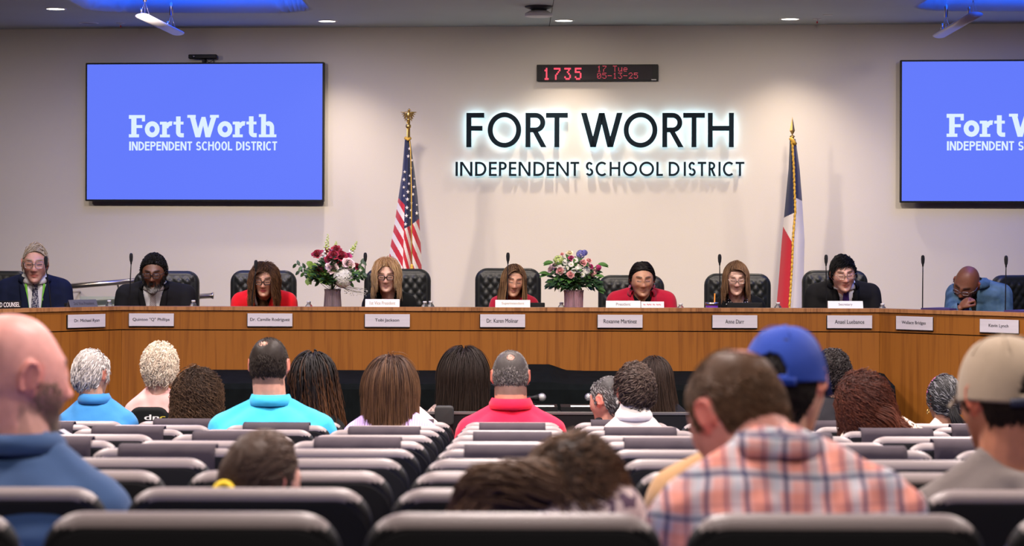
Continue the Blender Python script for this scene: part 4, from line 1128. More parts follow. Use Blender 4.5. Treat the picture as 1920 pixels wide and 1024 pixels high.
stars = [(215, 253, 13), (208, 298, 13), (231, 322, 10), (226, 368, 10), (187, 392, 12), (218, 415, 11), (183, 438, 14), (245, 433, 9), (213, 463, 11), (182, 484, 12), (243, 482, 12), (207, 512, 14), (237, 527, 12), (183, 535, 10), (204, 557, 15), (229, 578, 11), (260, 590, 8), (201, 607, 15), (224, 622, 10), (260, 640, 14), (198, 655, 15), (222, 668, 9), (193, 706, 14)]
usf, uloc = flag_panels('flag', [(pA, fA), (pB, fB), (pC, fC)], [FR, FW, FB], 'red and white striped flag with white stars on navy, draped on the eagle-topped pole', 'flag', [(700 + a / 3.2, 200 + b_ / 3.2, r / 3.2) for a, b_, r in stars])
b = MB(); q = lambda x, y, d: P(700 + x / 3.2, 200 + y / 3.2, d) - uloc
b.tube([q(214, 190, 16.9), q(222, 260, 16.88), q(228, 500, 16.87), q(231, 940, 16.87)], .004, 6)
for k in range(3): b.ell(q(231, 955 + k * 12, 16.87), (.012, .012, .014), 8, 6)
b.tube([q(190, 188, 16.9), q(205, 196, 16.88), q(220, 190, 16.9)], .012, 8); b.build('gold_cord', mat('cord_gold', (.75, .45, .06), .6), usf)
t2 = lambda pts: [(200 + y / 2.56, 1420 + a / 2.56, 1420 + b_ / 2.56, dl, dr) for y, a, b_, dl, dr in pts]
pT1 = t2([(155, 155, 172, .0, -.03), (300, 149, 176, .03, -.03), (530, 128, 181, .05, -.03), (640, 118, 172, .06, -.03), (840, 103, 164, .07, -.02), (970, 92, 155, .08, -.02), (1100, 84, 150, .08, -.02)])
pT2 = t2([(155, 174, 182, -.03, .02), (300, 177, 202, -.03, .04), (450, 182, 214, -.03, .05), (640, 176, 226, -.03, .05), (840, 166, 222, -.02, .06), (970, 160, 220, -.02, .06), (1100, 154, 220, -.02, .06)])
def fT1(x, y):
    X_, Y_ = (x - 1420) * 2.56, (y - 200) * 2.56
    if Y_ < 532 - (X_ - 130) * .48: return 2
    return 1 if Y_ < 572 + (X_ - 122) * 1.75 else 0
def fT2(x, y): return 2 if (y - 200) * 2.56 < 438 + ((x - 1420) * 2.56 - 184) * .5 else 1
txf, tloc = flag_panels('flag', [(pT1, fT1), (pT2, fT2)], [FR, FW, FB], 'blue, white and red flag with gold fringe, draped on the spear-topped pole', 'flag')
b = MB(); q = lambda x, y, d: P(1420 + x / 2.56, 200 + y / 2.56, d) - tloc
fl = [(163, 155), (168, 200), (174, 290), (178, 400), (182, 500), (177, 560), (171, 640), (168, 740), (162, 850), (155, 965), (150, 1090)]
yy = np.linspace(155, 1090, 170); b.tube([q(np.interp(y, [f_[1] for f_ in fl], [f_[0] for f_ in fl]) + 1.2 * math.sin(i * 1.3), y, 16.89 + .006 * math.sin(i * 1.7)) for i, y in enumerate(yy)], [.0085 + .002 * math.sin(i * 2.1) for i in range(170)], 6)
b.tube([q(158, 152, 16.9), q(170, 165, 16.88), q(181, 180, 16.9)], .014, 8); b.build('gold_fringe', mat('fringe_gold', (.72, .42, .05), .7, bump=.004, bscale=120), txf)
# ------------------------------------------------------------------ things on and behind the desk
def board_chair(px, py, d, wpx, rz, lab):
    p = P(px, py, d); w = wpx * d / FPX; o = empty('office_chair', (p.x, d, DF), rz, lab, 'chair', 'quilted chairs behind the board desk')
    zt = p.z - DF; h = .62
    b = MB(); slab(b, w, h, .09, .085, .035, 0, .02, zt - h / 2, n=8); b.build('backrest', M['leather'], o)
    # quilted front pad
    nx_, nz_ = 44, 50; pw, ph = w * .86, h * .80; V = []; F = []
    for j in range(nz_ + 1):
        for i in range(nx_ + 1):
            u, v = i / nx_, j / nz_; x = (u - .5) * pw; z = zt - .032 - v * ph
            e = min(1, min(u, 1 - u, v, 1 - v) * 14); a = (x + z * .8) / .062; c = (x - z * .8) / .062
            qd = (abs(math.sin(PI * a)) * abs(math.sin(PI * c))) ** .4
            V.append((x, -.026 - .004 * e - .018 * qd * e, z))
    for j in range(nz_):
        for i in range(nx_): k = j * (nx_ + 1) + i; F.append((k, k + nx_ + 1, k + nx_ + 2, k + 1))
    link_mesh('quilted_pad', np_mesh('pad', V, F), M['leather'], o)
    b = MB(); b.poly([(-w * .5, -.50), (w * .5, -.50), (w * .47, .0), (-w * .47, .0)], .42, .50); b.build('seat', M['leather'], o)
    for sg in (-1, 1):
        b = MB(); b.box(sg * (w / 2 + .02) - .03, sg * (w / 2 + .02) + .03, -.38, -.05, .64, .67); b.box(sg * (w / 2 + .02) - .015, sg * (w / 2 + .02) + .015, -.25, -.18, .45, .64); b.build('armrest', M['black'], o)
    b = MB(); b.lathe([(.03, .06), (.03, .42)], 12, 0, -.24)
    for k in range(5): a = 2 * PI * k / 5; b.tube([(0, -.24, .08), (.28 * math.cos(a), -.24 + .28 * math.sin(a), .06)], .02, 6); b.ell((.28 * math.cos(a), -.24 + .28 * math.sin(a), .03), (.03, .03, .03), 8, 6)
    b.box(-.04, .04, -.03, .03, .42, zt - .5); b.build('base', M['black'], o)
    return o
CH = [(0, 508, 15.85, 118, -.35, 'quilted leather chair behind the grey-haired man in navy'), (312, 508, 16.2, 123, 0, 'quilted leather chair behind the man with the grey-tipped beard'), (494, 507, 16.2, 124, 0, 'quilted leather chair behind the woman in bright red'),
      (746, 504, 16.2, 124, 0, 'quilted leather chair behind the blonde woman in black'), (953, 503, 16.2, 124, 0, 'quilted leather chair behind the woman with gold hoop earrings'), (1184, 516, 16.2, 124, 0, 'quilted leather chair behind the dark-haired woman in crimson'),
      (1383.5, 513, 16.2, 125, 0, 'quilted leather chair behind the woman in the polka dot blouse'), (1566, 507, 16.2, 123, 0, 'quilted leather chair behind the black-haired man in a tie'), (1912, 516, 15.7, 122, .5, 'quilted leather chair behind the bald man in denim')]
for c in CH: board_chair(*c)

def goose(px, py, d, base_px, lab, bend=0., top=.0):
    a = P(px, py, d); bz = WS if d > 13 else .75; bs = P(base_px, 577, d)
    o = empty('gooseneck_microphone', (bs.x, bs.y, bz), 0, lab, 'microphone', 'gooseneck microphones on the board desk')
    t = a - Vector((bs.x, bs.y, bz))
    b = MB(); b.box(-.035, .035, -.04, .06, 0, .018); b.lathe([(.012, .018), (.009, .04)], 12); b.build('base', M['black'], o)
    b = MB(); n = 10; pts = [Vector((t.x * (i / n) ** 1.6 + bend * math.sin(PI * i / n), t.y * i / n, .03 + (t.z - .07) * i / n)) for i in range(n + 1)]; b.tube(pts, [.0045 - .0012 * i / n for i in range(n + 1)], 8); b.build('gooseneck', M['black'], o)
    e = pts[-1]; b = MB(); b.lathe([(.005, e.z - .005), (.006, e.z + .006), (.0105, e.z + .02), (.0125, e.z + .045), (.011, e.z + .062), (.006, e.z + .070)], 14, e.x, e.y); b.build('windscreen', mat('foam_black', (.008, .008, .009), .95), o)
G = [(86, 489, 14.86, 99, 'microphone in front of the grey-haired man in navy', 0), (246, 483, 15.4, 242, 'microphone beside the man with the grey-tipped beard', 0), (480, 496, 15.4, 474, 'microphone overlapping the hair of the woman in bright red', -.01),
     (685, 482, 15.4, 683, 'microphone beside the blonde woman in black', 0), (952.5, 482, 15.4, 951, 'microphone in front of the woman with gold hoop earrings', 0), (1349.5, 485, 15.4, 1351, 'microphone beside the woman in the polka dot blouse', 0),
     (1549, 486, 15.4, 1550, 'microphone beside the black-haired man in a tie', 0), (1730.5, 487, 15.1, 1730, 'tall microphone standing alone left of the bald man in denim', 0), (1886.5, 488, 14.6, 1885, 'microphone at the right, beside the bald man in denim', 0)]
for g in G: goose(g[0], g[1], g[2], g[3], g[4], g[5])

# name tents and papers
def tent(px0, px1, py, wing, lab, txt, tx, m=None, cat='name card', ink=(.45, .43, .42), tsz=.45):
    """folded card standing on the ledge"""
    a, c = on_desk(px0, py, wing), on_desk(px1, py, wing); rz = math.atan2(c.y - a.y, c.x - a.x); n = Vector((-math.sin(rz), math.cos(rz), 0)); w = (c - a).length
    f0 = (a + c) / 2 + n * .045; h = P((px0 + px1) / 2, py, f0.y).z - DT
    o = empty('name_card', (f0.x, f0.y, DT), rz, lab, cat)
    m = m or M['white']; b = MB(); t = .0015; e = .022
    for sg in (1, -1):
        V = [(-w / 2, -sg * e, 0), (w / 2, -sg * e, 0), (w / 2, 0, h), (-w / 2, 0, h), (-w / 2, -sg * e + t, 0), (w / 2, -sg * e + t, 0), (w / 2, t, h), (-w / 2, t, h)]
        b.add(V, [(0, 1, 2, 3), (7, 6, 5, 4), (0, 4, 5, 1), (1, 5, 6, 2), (3, 2, 6, 7), (0, 3, 7, 4)])
    b.build('card', m, o)
    if txt:
        th = h * tsz; f = w / (px1 - px0); zc = h * .5; q = mesh_text_child('lettering', o, txt, (tx[0] - (px0 + px1) / 2) * f, (tx[1] - (px0 + px1) / 2) * f, -th / 2, th / 2, 0, mat('card_ink_%d' % int(ink[0] * 100), ink, .7), .008)
        al = math.atan2(e, h); q.location = (0, -e * (1 - zc / h) - .001, zc); q.rotation_euler = (-al, 0, 0)
    return o
tent(684.5, 749, 561, 0, 'white title card in front of the blonde woman', '1st Vice President', (693, 741), ink=(.42, .36, .22))
tent(929, 994.5, 562.5, 0, 'white title card in front of the woman with gold hoop earrings', 'Superintendent', (941, 983), ink=(.42, .36, .25))
tent(1137, 1202, 564, 0, 'white title card in front of the dark-haired woman in crimson', 'President', (1156, 1183), ink=(.2, .19, .2))
tent(1554, 1620, 564.5, 0, 'white title card in front of the black-haired man in a tie', 'Secretary', (1574, 1600), ink=(.2, .19, .2))
tent(136, 188, 562, -1, 'small grey title card near the left corner of the desk', '2nd Vice President', (144, 182), mat('card_grey', (.10, .10, .12), .5), ink=(.03, .03, .04))
o = tent(1203, 1246, 565.5, 0, 'white sheet with red writing propped beside the middle title card', '~ ~~ ~ ~~', (1207, 1240), mat('paper_white', (.84, .80, .78), .8), cat='paper', ink=(.61, .2, .2), tsz=.3); o.name = 'propped_paper'
a, c = on_desk(-20, 571, -1), on_desk(45, 571, -1); w = (c - a).length; rz = math.atan2(c.y - a.y, c.x - a.x); n = Vector((-math.sin(rz), math.cos(rz), 0)); f0 = (a + c) / 2 + n * .03
o = empty('name_block', (f0.x, f0.y, DT), rz, 'black desk plate with white letters in front of the grey-haired man in navy', 'nameplate')
hh = P(12, 564.5, f0.y).z - DT; b = MB(); b.box(-w / 2, w / 2, 0, .03, 0, hh); b.build('block', M['black'], o); mesh_text_child('lettering', o, 'BOARD COUNSEL', (-14 - 12.5) / 65 * w, (42 - 12.5) / 65 * w, hh * .2, hh * .82, -.002, M['white'], .012)

# bottles
def bottle(px, py, d, lab, s=1.):
    p = P(px, py, d); o = empty('water_bottle', (p.x, d, WS), 0, lab, 'bottle', 'small water bottles on the board desk'); H_ = p.z - WS
    b = MB(); r = .027 * s; b.lathe([(r * .9, 0), (r, .006), (r, H_ * .35), (r * .95, H_ * .38), (r, H_ * .42), (r, H_ * .80), (r * .94, H_ * .845), (r * .70, H_ * .90), (r * .42, H_ * .93), (r * .42, H_ * .945)], 20); b.build('bottle_body', PET, o)
    b = MB(); b.lathe([(r * .50, H_ * .94), (r * .50, H_ - .001), (r * .46, H_)], 16); b.build('cap', M['whitepl'], o)
    b = MB(); b.lathe([(r * 1.01, H_ * .40), (r * 1.01, H_ * .63)], 20, cap=False); b.build('label_wrap', mat('bottle_label', (.10, .14, .25), .5), o)
PET = mat_glass('clear_plastic', (.85, .9, .95), .08, .92)
BT = [(205, 563, 15.45, 'water bottle beside the small grey title card'), (363, 563, 15.45, 'water bottle right of the man with the grey-tipped beard'), (579.5, 565, 15.45, 'water bottle left of the tall glass vase of red flowers'), (797, 565, 15.4, 'left of the pair of bottles beside the blonde woman'), (808, 564.5, 15.45, 'right of the pair of bottles beside the blonde woman'),
      (1053, 567, 15.5, 'water bottle half hidden by the pink glass vase'), (1276.5, 569, 15.5, 'water bottle right of the woman in crimson'), (1459, 567, 15.45, 'water bottle below the flag with gold fringe'), (1655, 569, 15.45, 'water bottle right of the black-haired man in a tie')]
for q_ in BT: bottle(*q_)
p = P(1335, 567, 15.4); o = empty('tumbler', (p.x, 15.4, WS), 0, 'purple steel tumbler with an orange straw on the desk', 'cup')
hh = p.z - WS; b = MB(); b.lathe([(.036, 0), (.042, hh - .02)], 24); b.build('cup_body', mat('purple_paint', (.13, .03, .30), .35), o)
b = MB(); b.lathe([(.043, hh - .02), (.045, hh), (.040, hh), (.038, hh - .01)], 24); b.build('steel_rim', M['steel'], o)
b = MB(); b.tube([(.012, 0, .03), (.020, 0, hh + .06)], .0045, 8); b.build('straw', mat('orange_straw', (.8, .28, .02), .5), o)
# laptops / tablets
def screen_box(px0, px1, py, d, lab, name='laptop', m=None, zt=None):
    a, c = P(px0, py, d), P(px1, py, d); w = c.x - a.x; o = empty(name, ((a.x + c.x) / 2, d, WS), 0, lab, name)
    b = MB(); slab(b, w, a.z - WS, .008, .006, .002, 0, 0, (a.z - WS) / 2); b.build('screen_back', m or M['black'], o)
    b = MB(); b.box(-w / 2, w / 2, .01, .20, 0, .012); b.build('keyboard_base', M['black'], o)
screen_box(1364, 1430, 567.5, 15.42, 'black laptop in front of the woman in the polka dot blouse')
screen_box(994, 1022, 567.5, 15.35, 'small black monitor beside the woman with gold hoop earrings')
screen_box(121, 137, 568, 15.0, 'small black device at the elbow of the grey-haired man', 'tablet')
def pad(px0, py0, px1, py1, wing, lab):
    a = on_desk(px0, py0, wing); c = on_desk(px1, py1, wing); rz = math.atan2(c.y - a.y, c.x - a.x); n = Vector((-math.sin(rz), math.cos(rz), 0))
    b = MB(); w = (c - a).length; b.box(0, w, .0, .22, 0, .014); o = b.build('folio', mat('folio_purple', (.05, .03, .12), .5), None, Vector((a.x, a.y, DT - .003)) + n * .03, rz); tag(o, lab, 'folder')
pad(1722, 585, 1776, 589, 1, 'dark purple folder lying on the ledge near the tall lone microphone'); pad(1878, 590, 1916, 593, 1, 'dark purple folder lying on the ledge at the far right')
pass

# ------------------------------------------------------------------ flowers
def leaf(mb, base, d, up, ln, w, mi=0, bend=.3, n=5):
    d = np.array(d, float); d /= np.linalg.norm(d); up = np.array(up, float); side = np.cross(d, up); side /= np.linalg.norm(side) + 1e-9; up = np.cross(side, d)
    V = []; F = []
    for i in range(n + 1):
        t = i / n; c = np.array(base) + d * ln * t - up * bend * ln * t * t; ww = w * math.sin(PI * min(1, .08 + t * .92)) ** .8
        V += [c - side * ww + up * ww * .25, c, c + side * ww + up * ww * .25]
    for i in range(n):
        for k in range(2): F.append((i * 3 + k, i * 3 + k + 1, i * 3 + k + 4, i * 3 + k + 3))
    mb.add(V, F, mi, True)
def rose(mb, c, ax, r, layers=4, mi=0, op=.5):
    ax = np.array(ax, float); ax /= np.linalg.norm(ax); t = np.cross(ax, [.3, .9, .2]); t /= np.linalg.norm(t); s_ = np.cross(ax, t); c = np.array(c, float)
    mb.ell(c + ax * r * .2, (r * .30,) * 3, 8, 6, mi)
    n = 6 * layers
    for i in range(n):
        f = (i + .5) / n; a0 = i * 2.39996 + rnd.uniform(-.2, .2); hw_ = (1.15 - .45 * f) * rnd.uniform(.85, 1.1); V = []; F = []; nu, nv = 6, 5; ph = rnd.random() * 6; tip = rnd.uniform(.85, 1.12)
        for u in range(nu + 1):
            for v in range(nv + 1):
                uu = u / nu * 2 - 1; vv = v / nv; wv = math.sin(PI * min(1, .25 + vv * .6)) ** .5
                a = a0 + uu * hw_ * wv; rad = r * ((.10 + .72 * f) * math.sin(vv * PI / 2) ** .7 + op * .55 * f * vv ** 3 + .05 * math.sin(3 * uu + ph) * vv)
                hh = r * (-.40 + tip * vv * (1.25 - .50 * f) - .35 * f * vv ** 4 - .12 * uu * uu * vv)
                V.append(c + t * rad * math.cos(a) + s_ * rad * math.sin(a) + ax * hh)
        for u in range(nu):
            for v in range(nv): q = u * (nv + 1) + v; F.append((q, q + 1, q + nv + 2, q + nv + 1))
        mb.add(V, F, mi, True)
def floret_ball(mb, c, r, n, fr, mi=0, ax=(0, -1, .3)):
    c = np.array(c, float)
    for i in range(n):
        z = 1 - 2 * (i + .5) / n; a = i * 2.39996; q = math.sqrt(1 - z * z); nrm = np.array([q * math.cos(a), q * math.sin(a), z]) + np.array([rnd.uniform(-.15, .15) for _ in range(3)])
        nrm /= np.linalg.norm(nrm); t = np.cross(nrm, [.1, .2, .97]); t /= np.linalg.norm(t) + 1e-9; s_ = np.cross(nrm, t); p0 = c + nrm * r * rnd.uniform(.88, 1.04); ph = rnd.random() * 6
        for k in range(4):
            a = ph + k * PI / 2; d = t * math.cos(a) + s_ * math.sin(a); e = -t * math.sin(a) + s_ * math.cos(a)
            mb.add([p0, p0 + d * fr * .6 - e * fr * .42 + nrm * fr * .15, p0 + d * fr + nrm * fr * .05, p0 + d * fr * .6 + e * fr * .42 + nrm * fr * .15], [(0, 1, 2, 3)], mi)
def daisy(mb, c, ax, r, n=12, mi=0, mc=1):
    ax = np.array(ax, float); ax /= np.linalg.norm(ax); t = np.cross(ax, [.2, .1, .97]); t /= np.linalg.norm(t); s_ = np.cross(ax, t); c = np.array(c, float)
    for L_ in range(2):
        for k in range(n):
            a = 2 * PI * (k + .5 * L_) / n; d = t * math.cos(a) + s_ * math.sin(a); e = -t * math.sin(a) + s_ * math.cos(a); r_ = r * (1 - .25 * L_)
            mb.add([c, c + d * r_ * .7 - e * r_ * .2 + ax * r * .1 * (1 + L_), c + d * r_ + ax * r * .12 * L_, c + d * r_ * .7 + e * r_ * .2 + ax * r * .1 * (1 + L_)], [(0, 1, 2, 3)], mi)
    mb.ell(c + ax * r * .12, (r * .22,) * 3, 8, 6, mc)
GR = [mat('leaf_dark', (.018, .055, .018), .5, var=.3, vscale=30), mat('leaf_mid', (.06, .16, .03), .5, var=.3, vscale=30), mat('leaf_lime', (.22, .36, .06), .55, var=.2, vscale=30), mat('stem_green', (.08, .15, .04), .6)]
PC = {k: mat('petal_' + k, v, .6, sheen=.2, var=.12, vscale=60, sss=.0) for k, v in dict(crimson=(.36, .004, .03), red=(.5, .008, .03), blush=(.85, .62, .60), white=(.82, .80, .72), cream=(.82, .72, .45), pink=(.80, .38, .36), magenta=(.5, .02, .16), blue=(.13, .13, .42), lime=(.48, .60, .14), yellow=(.7, .5, .05)).items()}
def vase(px, py_t, hw_t, hw_b, d, lab, m):
    p = P(px, py_t, d); f = d / FPX; h = p.z - WS; o = empty('vase', (p.x, d, WS), 0, lab, 'vase')
    V = []; F = []; n = 96; prof = [(hw_b, 0), (hw_b * 1.02, .02), (hw_b + (hw_t - hw_b) * .5, h * .5), (hw_t, h * .93), (hw_t * 1.06, h)]
    for r, z in prof:
        for i in range(n): a = 2 * PI * i / n; rr = r * f * (1 + .035 * math.cos(24 * a)); V.append((rr * math.cos(a), rr * math.sin(a), z))
    for k in range(len(prof) - 1):
        for i in range(n): j = (i + 1) % n; F.append((k * n + i, k * n + j, (k + 1) * n + j, (k + 1) * n + i))
    F.append(tuple(range(n - 1, -1, -1)))
    link_mesh('ribbed_glass', np_mesh('v', V, F), m, o).modifiers.new('t', 'SOLIDIFY').thickness = .003
    b = MB(); b.lathe([(hw_b * f * .9, .012), ((hw_b + (hw_t - hw_b) * .5) * f * .9, h * .5)], 24); b.build('water', mat_glass('vase_water', (.8, .85, .8), .0, .9), o)
    return p, h
V1 = mat_glass('smoked_glass', (.50, .38, .42), .12, .6); V2 = mat_glass('pink_glass', (.80, .50, .58), .12, .6)
# bouquet 1: dark red roses, white hydrangea, spikes
p1, h1 = vase(624, 542, 14.5, 19.5, 15.35, 'smoky ribbed glass vase holding the dark red and white bouquet', V1)
d1 = 15.35; bo = empty('flower_bouquet', (p1.x, d1, WS + .04), 0, 'bouquet of dark red roses, white hydrangea and tall green spikes', 'bouquet')
Q = lambda px, py, dd=0.: np.array(P(px, py, d1 + dd) - Vector((p1.x, d1, WS + .04)))
org = Q(624, 545)
def stems(pts, root=None):
    b = MB()
    for q in pts: b.tube([(rnd.uniform(-.03, .03), rnd.uniform(-.03, .03), .0), org if root is None else root, q], .0022, 5)
    return b
heads = [(595, 477, -.02, 13, 'crimson'), (631, 468, .03, 12, 'crimson'), (619, 487, -.05, 13, 'crimson'), (640, 480, -.04, 14, 'crimson'), (597, 508, -.04, 12, 'crimson'), (637, 499, -.06, 12, 'crimson'), (651, 481, .0, 11, 'magenta'), (613, 471, .06, 10, 'crimson'), (626, 478, -.07, 12, 'crimson'), (668, 499, .05, 9, 'crimson'), (621, 503, -.06, 8, 'magenta')]
for (x, y, dd, r, cn) in heads:
    b = MB(); q = Q(x, y, dd); ax = (q - org) * np.array([1, 1, 1]) + np.array([0, -.22, .03]); rose(b, q, ax, r * d1 / FPX, 4, 0, .35); b.build('rose', PC[cn], bo)
for (x, y, dd, r) in ((653, 495, -.08, 13), (622, 502, -.10, 13)):
    b = MB(); q = Q(x, y, dd); rose(b, q, (q - org) + np.array([0, -.25, .05]), r * d1 / FPX, 6, 0, .5); b.build('peony', PC['blush'], bo)
b = MB(); floret_ball(b, Q(643, 521, -.10), 18 * d1 / FPX, 330, .015); b.ell(Q(643, 521, -.10), (16 * d1 / FPX,) * 3, 16, 10); b.build('hydrangea', PC['white'], bo)
for (x0, y0, x1, y1, dd) in ((610, 485, 615, 438, .05), (624, 480, 631, 452, .09), (654, 480, 670, 452, .05)):
    b = MB(); a, c = Q(x0, y0, dd), Q(x1, y1, dd); b.tube([org, a, (a + c) / 2 + np.array([.01, 0, 0]), c], [.003, .003, .0025, .001], 6, 0)
    for k in range(26):
        t = k / 26; q = a + (c - a) * t; an = k * 2.4; rr = .016 * (1 - t) + .004; b.ell(q + np.array([math.cos(an) * rr, math.sin(an) * rr, 0]), (.008 * (1 - t) + .003,) * 3, 7, 5, 0 if t > .35 else 1)
    b.build('flower_spike', [PC['lime'], PC['white']], bo)
b = MB()
for (x, y, dd, ln, w) in ((560, 496, 0, 0, 0),):
    pass
for sp_ in (((612, 535), (585, 510), (556, 495)), ((612, 540), (585, 518), (562, 508)), ((640, 540), (668, 515), (680, 490)), ((640, 540), (672, 520), (682, 512))):
    a, c, e = [Q(x, y, rnd.uniform(-.03, .05)) for x, y in sp_]; b.tube([org, a, c, e], .0018, 5, 3)
    for k in range(9):
        t = .25 + .75 * k / 8; q = a + (c - a) * min(1, t * 2) if t < .5 else c + (e - c) * (t * 2 - 1); dr = (e - a) / np.linalg.norm(e - a)
        leaf(b, q, dr * .6 + np.array([0, rnd.uniform(-.5, .3), (1 if k % 2 else -1) * .8]), (0, -1, .3), .040, .011, 0 if k % 3 else 1)
for k in range(520):
    a = rnd.uniform(-1.25, 1.25); rr = rnd.uniform(.12, 1); dd = rnd.uniform(-.13, .08); x = 624 + math.sin(a) * 48 * rr; y = 540 - abs(math.cos(a)) * rr * 48 - 2
    q = Q(x, y, dd); dv = (q - org); dv /= np.linalg.norm(dv) + 1e-6; leaf(b, q, dv + np.array([rnd.uniform(-.6, .6), rnd.uniform(-.7, .1), rnd.uniform(-.5, .4)]), (rnd.uniform(-.3, .3), -.5, .8), rnd.uniform(.03, .055), rnd.uniform(.009, .015), rnd.choice([0, 0, 1, 1, 2]) if y > 500 else 0)
for (x, y) in ((586, 498), (584, 518), (590, 508), (577, 523)):
    for k in range(3): leaf(b, Q(x, y, -.05), (rnd.uniform(-.5, .5), -.3, rnd.uniform(-.6, .8)), (0, -1, .2), .045, .018, 2)
b.build('foliage', GR, bo)
b = MB()
for k in range(60): x = rnd.uniform(646, 690); y = 548 - (690 - x) * .02 + rnd.uniform(-9, 6) - (x - 650) * -.05; b.ell(Q(x, y, rnd.uniform(-.08, .02)), (.0028,) * 3, 6, 4, 0)
for k in range(16): b.tube([Q(640, 538, -.03), Q(650 + rnd.uniform(0, 20), 540 + rnd.uniform(-6, 8), -.04), Q(rnd.uniform(655, 690), rnd.uniform(540, 556), -.05)], .0009, 4)
b.build('baby_breath', mat('pale_sprig', (.62, .60, .55), .8), bo)
b = stems([Q(h_[0], h_[1], h_[2]) for h_ in heads]); b.build('stem', GR[3], bo)
# bouquet 2: rounded mixed pastels
p2, h2 = vase(1076, 544, 17.5, 16, 15.35, 'pink ribbed glass vase holding the rounded pastel bouquet', V2)
bo = empty('flower_bouquet', (p2.x, d1, WS + .04), 0, 'rounded bouquet of peach roses, white daisies and blue accents', 'bouquet')
Q = lambda px, py, dd=0.: np.array(P(px, py, d1 + dd) - Vector((p2.x, d1, WS + .04)))
org = Q(1076, 546)
ros = [(1050, 508, -.10, 9, 'pink'), (1070, 515, -.12, 8.5, 'pink'), (1094, 493, -.10, 8, 'pink'), (1068, 475, .02, 8, 'cream'), (1104, 489, .0, 7, 'pink'), (1116, 506, .0, 8, 'blush'), (1033, 506, -.02, 8, 'blush'), (1054, 477, .04, 5, 'pink'), (1108, 500, -.05, 6, 'magenta'), (1071, 484, -.05, 7, 'magenta'), (1085, 520, -.08, 5, 'blush'), (1040, 498, -.05, 6, 'blush')]
for (x, y, dd, r, cn) in ros:
    b = MB(); q = Q(x, y, dd); rose(b, q, (q - org) + np.array([0, -.22, .02]), r * d1 / FPX, 4, 0, .3); b.build('rose', PC[cn], bo)
for (x, y, dd, r) in ((1061, 492, -.09, 7), (1079, 488, -.08, 6), (1071, 496, -.12, 6), (1084, 505, -.11, 8), (1100, 507, -.09, 8), (1076, 508, -.12, 6), (1058, 508, -.1, 5), (1092, 515, -.1, 6), (1063, 503, -.11, 5)):
    b = MB(); q = Q(x, y, dd); daisy(b, q, (q - org) * .6 + np.array([0, -.25, .02]), r * d1 / FPX); b.build('daisy', [PC['white'], PC['lime'] if r < 6.5 else PC['white']], bo)
for (x, y, dd, r, cn) in ((1047, 488, -.06, 9, 'lime'), (1089, 477, .02, 8, 'blue'), (1096, 474, .05, 5, 'blue'), (1036, 501, 0, 6, 'blush'), (1122, 502, .0, 5, 'magenta'), (1112, 513, -.02, 6, 'pink')):
    b = MB(); floret_ball(b, Q(x, y, dd), r * d1 / FPX, 46, .011); b.build('flower_cluster', PC[cn], bo)
b = MB()
for k in range(520):
    a = rnd.uniform(-1.5, 1.5); rr = rnd.uniform(.1, 1) ** .8; dd = rnd.uniform(-.11, .1); x = 1076 + math.sin(a) * 48 * rr; y = 532 - math.cos(a) * rr * (44 if k > 300 else 20) + (7 if k < 300 else 0)
    q = Q(x, y, dd); dv = (q - org); dv /= np.linalg.norm(dv) + 1e-6; leaf(b, q, dv + np.array([rnd.uniform(-.5, .5), rnd.uniform(-.6, .1), rnd.uniform(-.9, .3)]), (rnd.uniform(-.3, .3), -.5, .8), rnd.uniform(.03, .06), rnd.uniform(.010, .017), rnd.choice([0, 0, 0, 1]) if k < 300 else rnd.choice([0, 1, 1]))
for (x, y, a_) in ((1030, 514, -1), (1037, 492, -1), (1080, 525, 0), (1122, 495, 1), (1117, 540, 1)):
    for k in range(3): leaf(b, Q(x, y, -.06), (a_ * .8 + rnd.uniform(-.3, .3), -.4, rnd.uniform(-.3, .4) - (a_ == 0)), (0, -.6, .8), .07, .018, 1)
b.build('foliage', GR, bo)
b = stems([Q(h_[0], h_[1], h_[2]) for h_ in ros]); b.build('stem', GR[3], bo)

# ------------------------------------------------------------------ front of the desk: draped tables, partition, hand microphones
def drape(name, x0, x1, zb, zf, yb, yf, lab, bump_=None):
    """cloth over a long table: sloping top, hanging front, soft folds"""
    n = 160; V = []; F = []; o = empty(name, ((x0 + x1) / 2, (yb + yf) / 2, 0), 0, lab, 'tablecloth')
    for i in range(n + 1):
        x = x0 + (x1 - x0) * i / n; e = 0.
        if bump_: e = float(np.interp(x, bump_[0], bump_[1]))
        fo = .012 * math.sin(x * 9) + .008 * math.sin(x * 23 + 1)
        end = min(1., (i) / 3., (n - i) / 3.)
        for (y, z) in ((yb, 0.02), (yb, (zb + e) * end + .02 * (1 - end)), ((yb + yf) / 2, (zb * .5 + zf * .5 + e * .8) * end), (yf + .01, (zf + .006 + e * .3) * end + .02 * (1 - end)), (yf - .01 + fo * .3, zf * .97 * end + .02 * (1 - end)), (yf - .03 + fo, zf * .55 * end + .015), (yf - .05 + 1.6 * fo, .01)): V.append((x - (x0 + x1) / 2, y - (yb + yf) / 2, z))
    for i in range(n):
        for k in range(6): a = i * 7 + k; F.append((a, a + 1, a + 8, a + 7))
    link_mesh('cloth', np_mesh('cloth', V, F, False), M['cloth'], o)
    return o
xa, xb = P(338, 695, 14.85).x, P(1690, 700, 14.85).x
pk = lambda x: P(x, 690, 14.85).x
drape('draped_table', xa, xb, P(800, 695, 14.95).z, P(800, 722, 14.55).z, 14.98, 14.55, 'long black draped table along the foot of the board desk', ([pk(900), pk(960), pk(990), pk(1032), pk(1062), pk(1100), pk(1590), pk(1625), pk(1655), pk(1690)], [0, .02, .042, .042, .005, 0, 0, 0, -.005, -.04]))
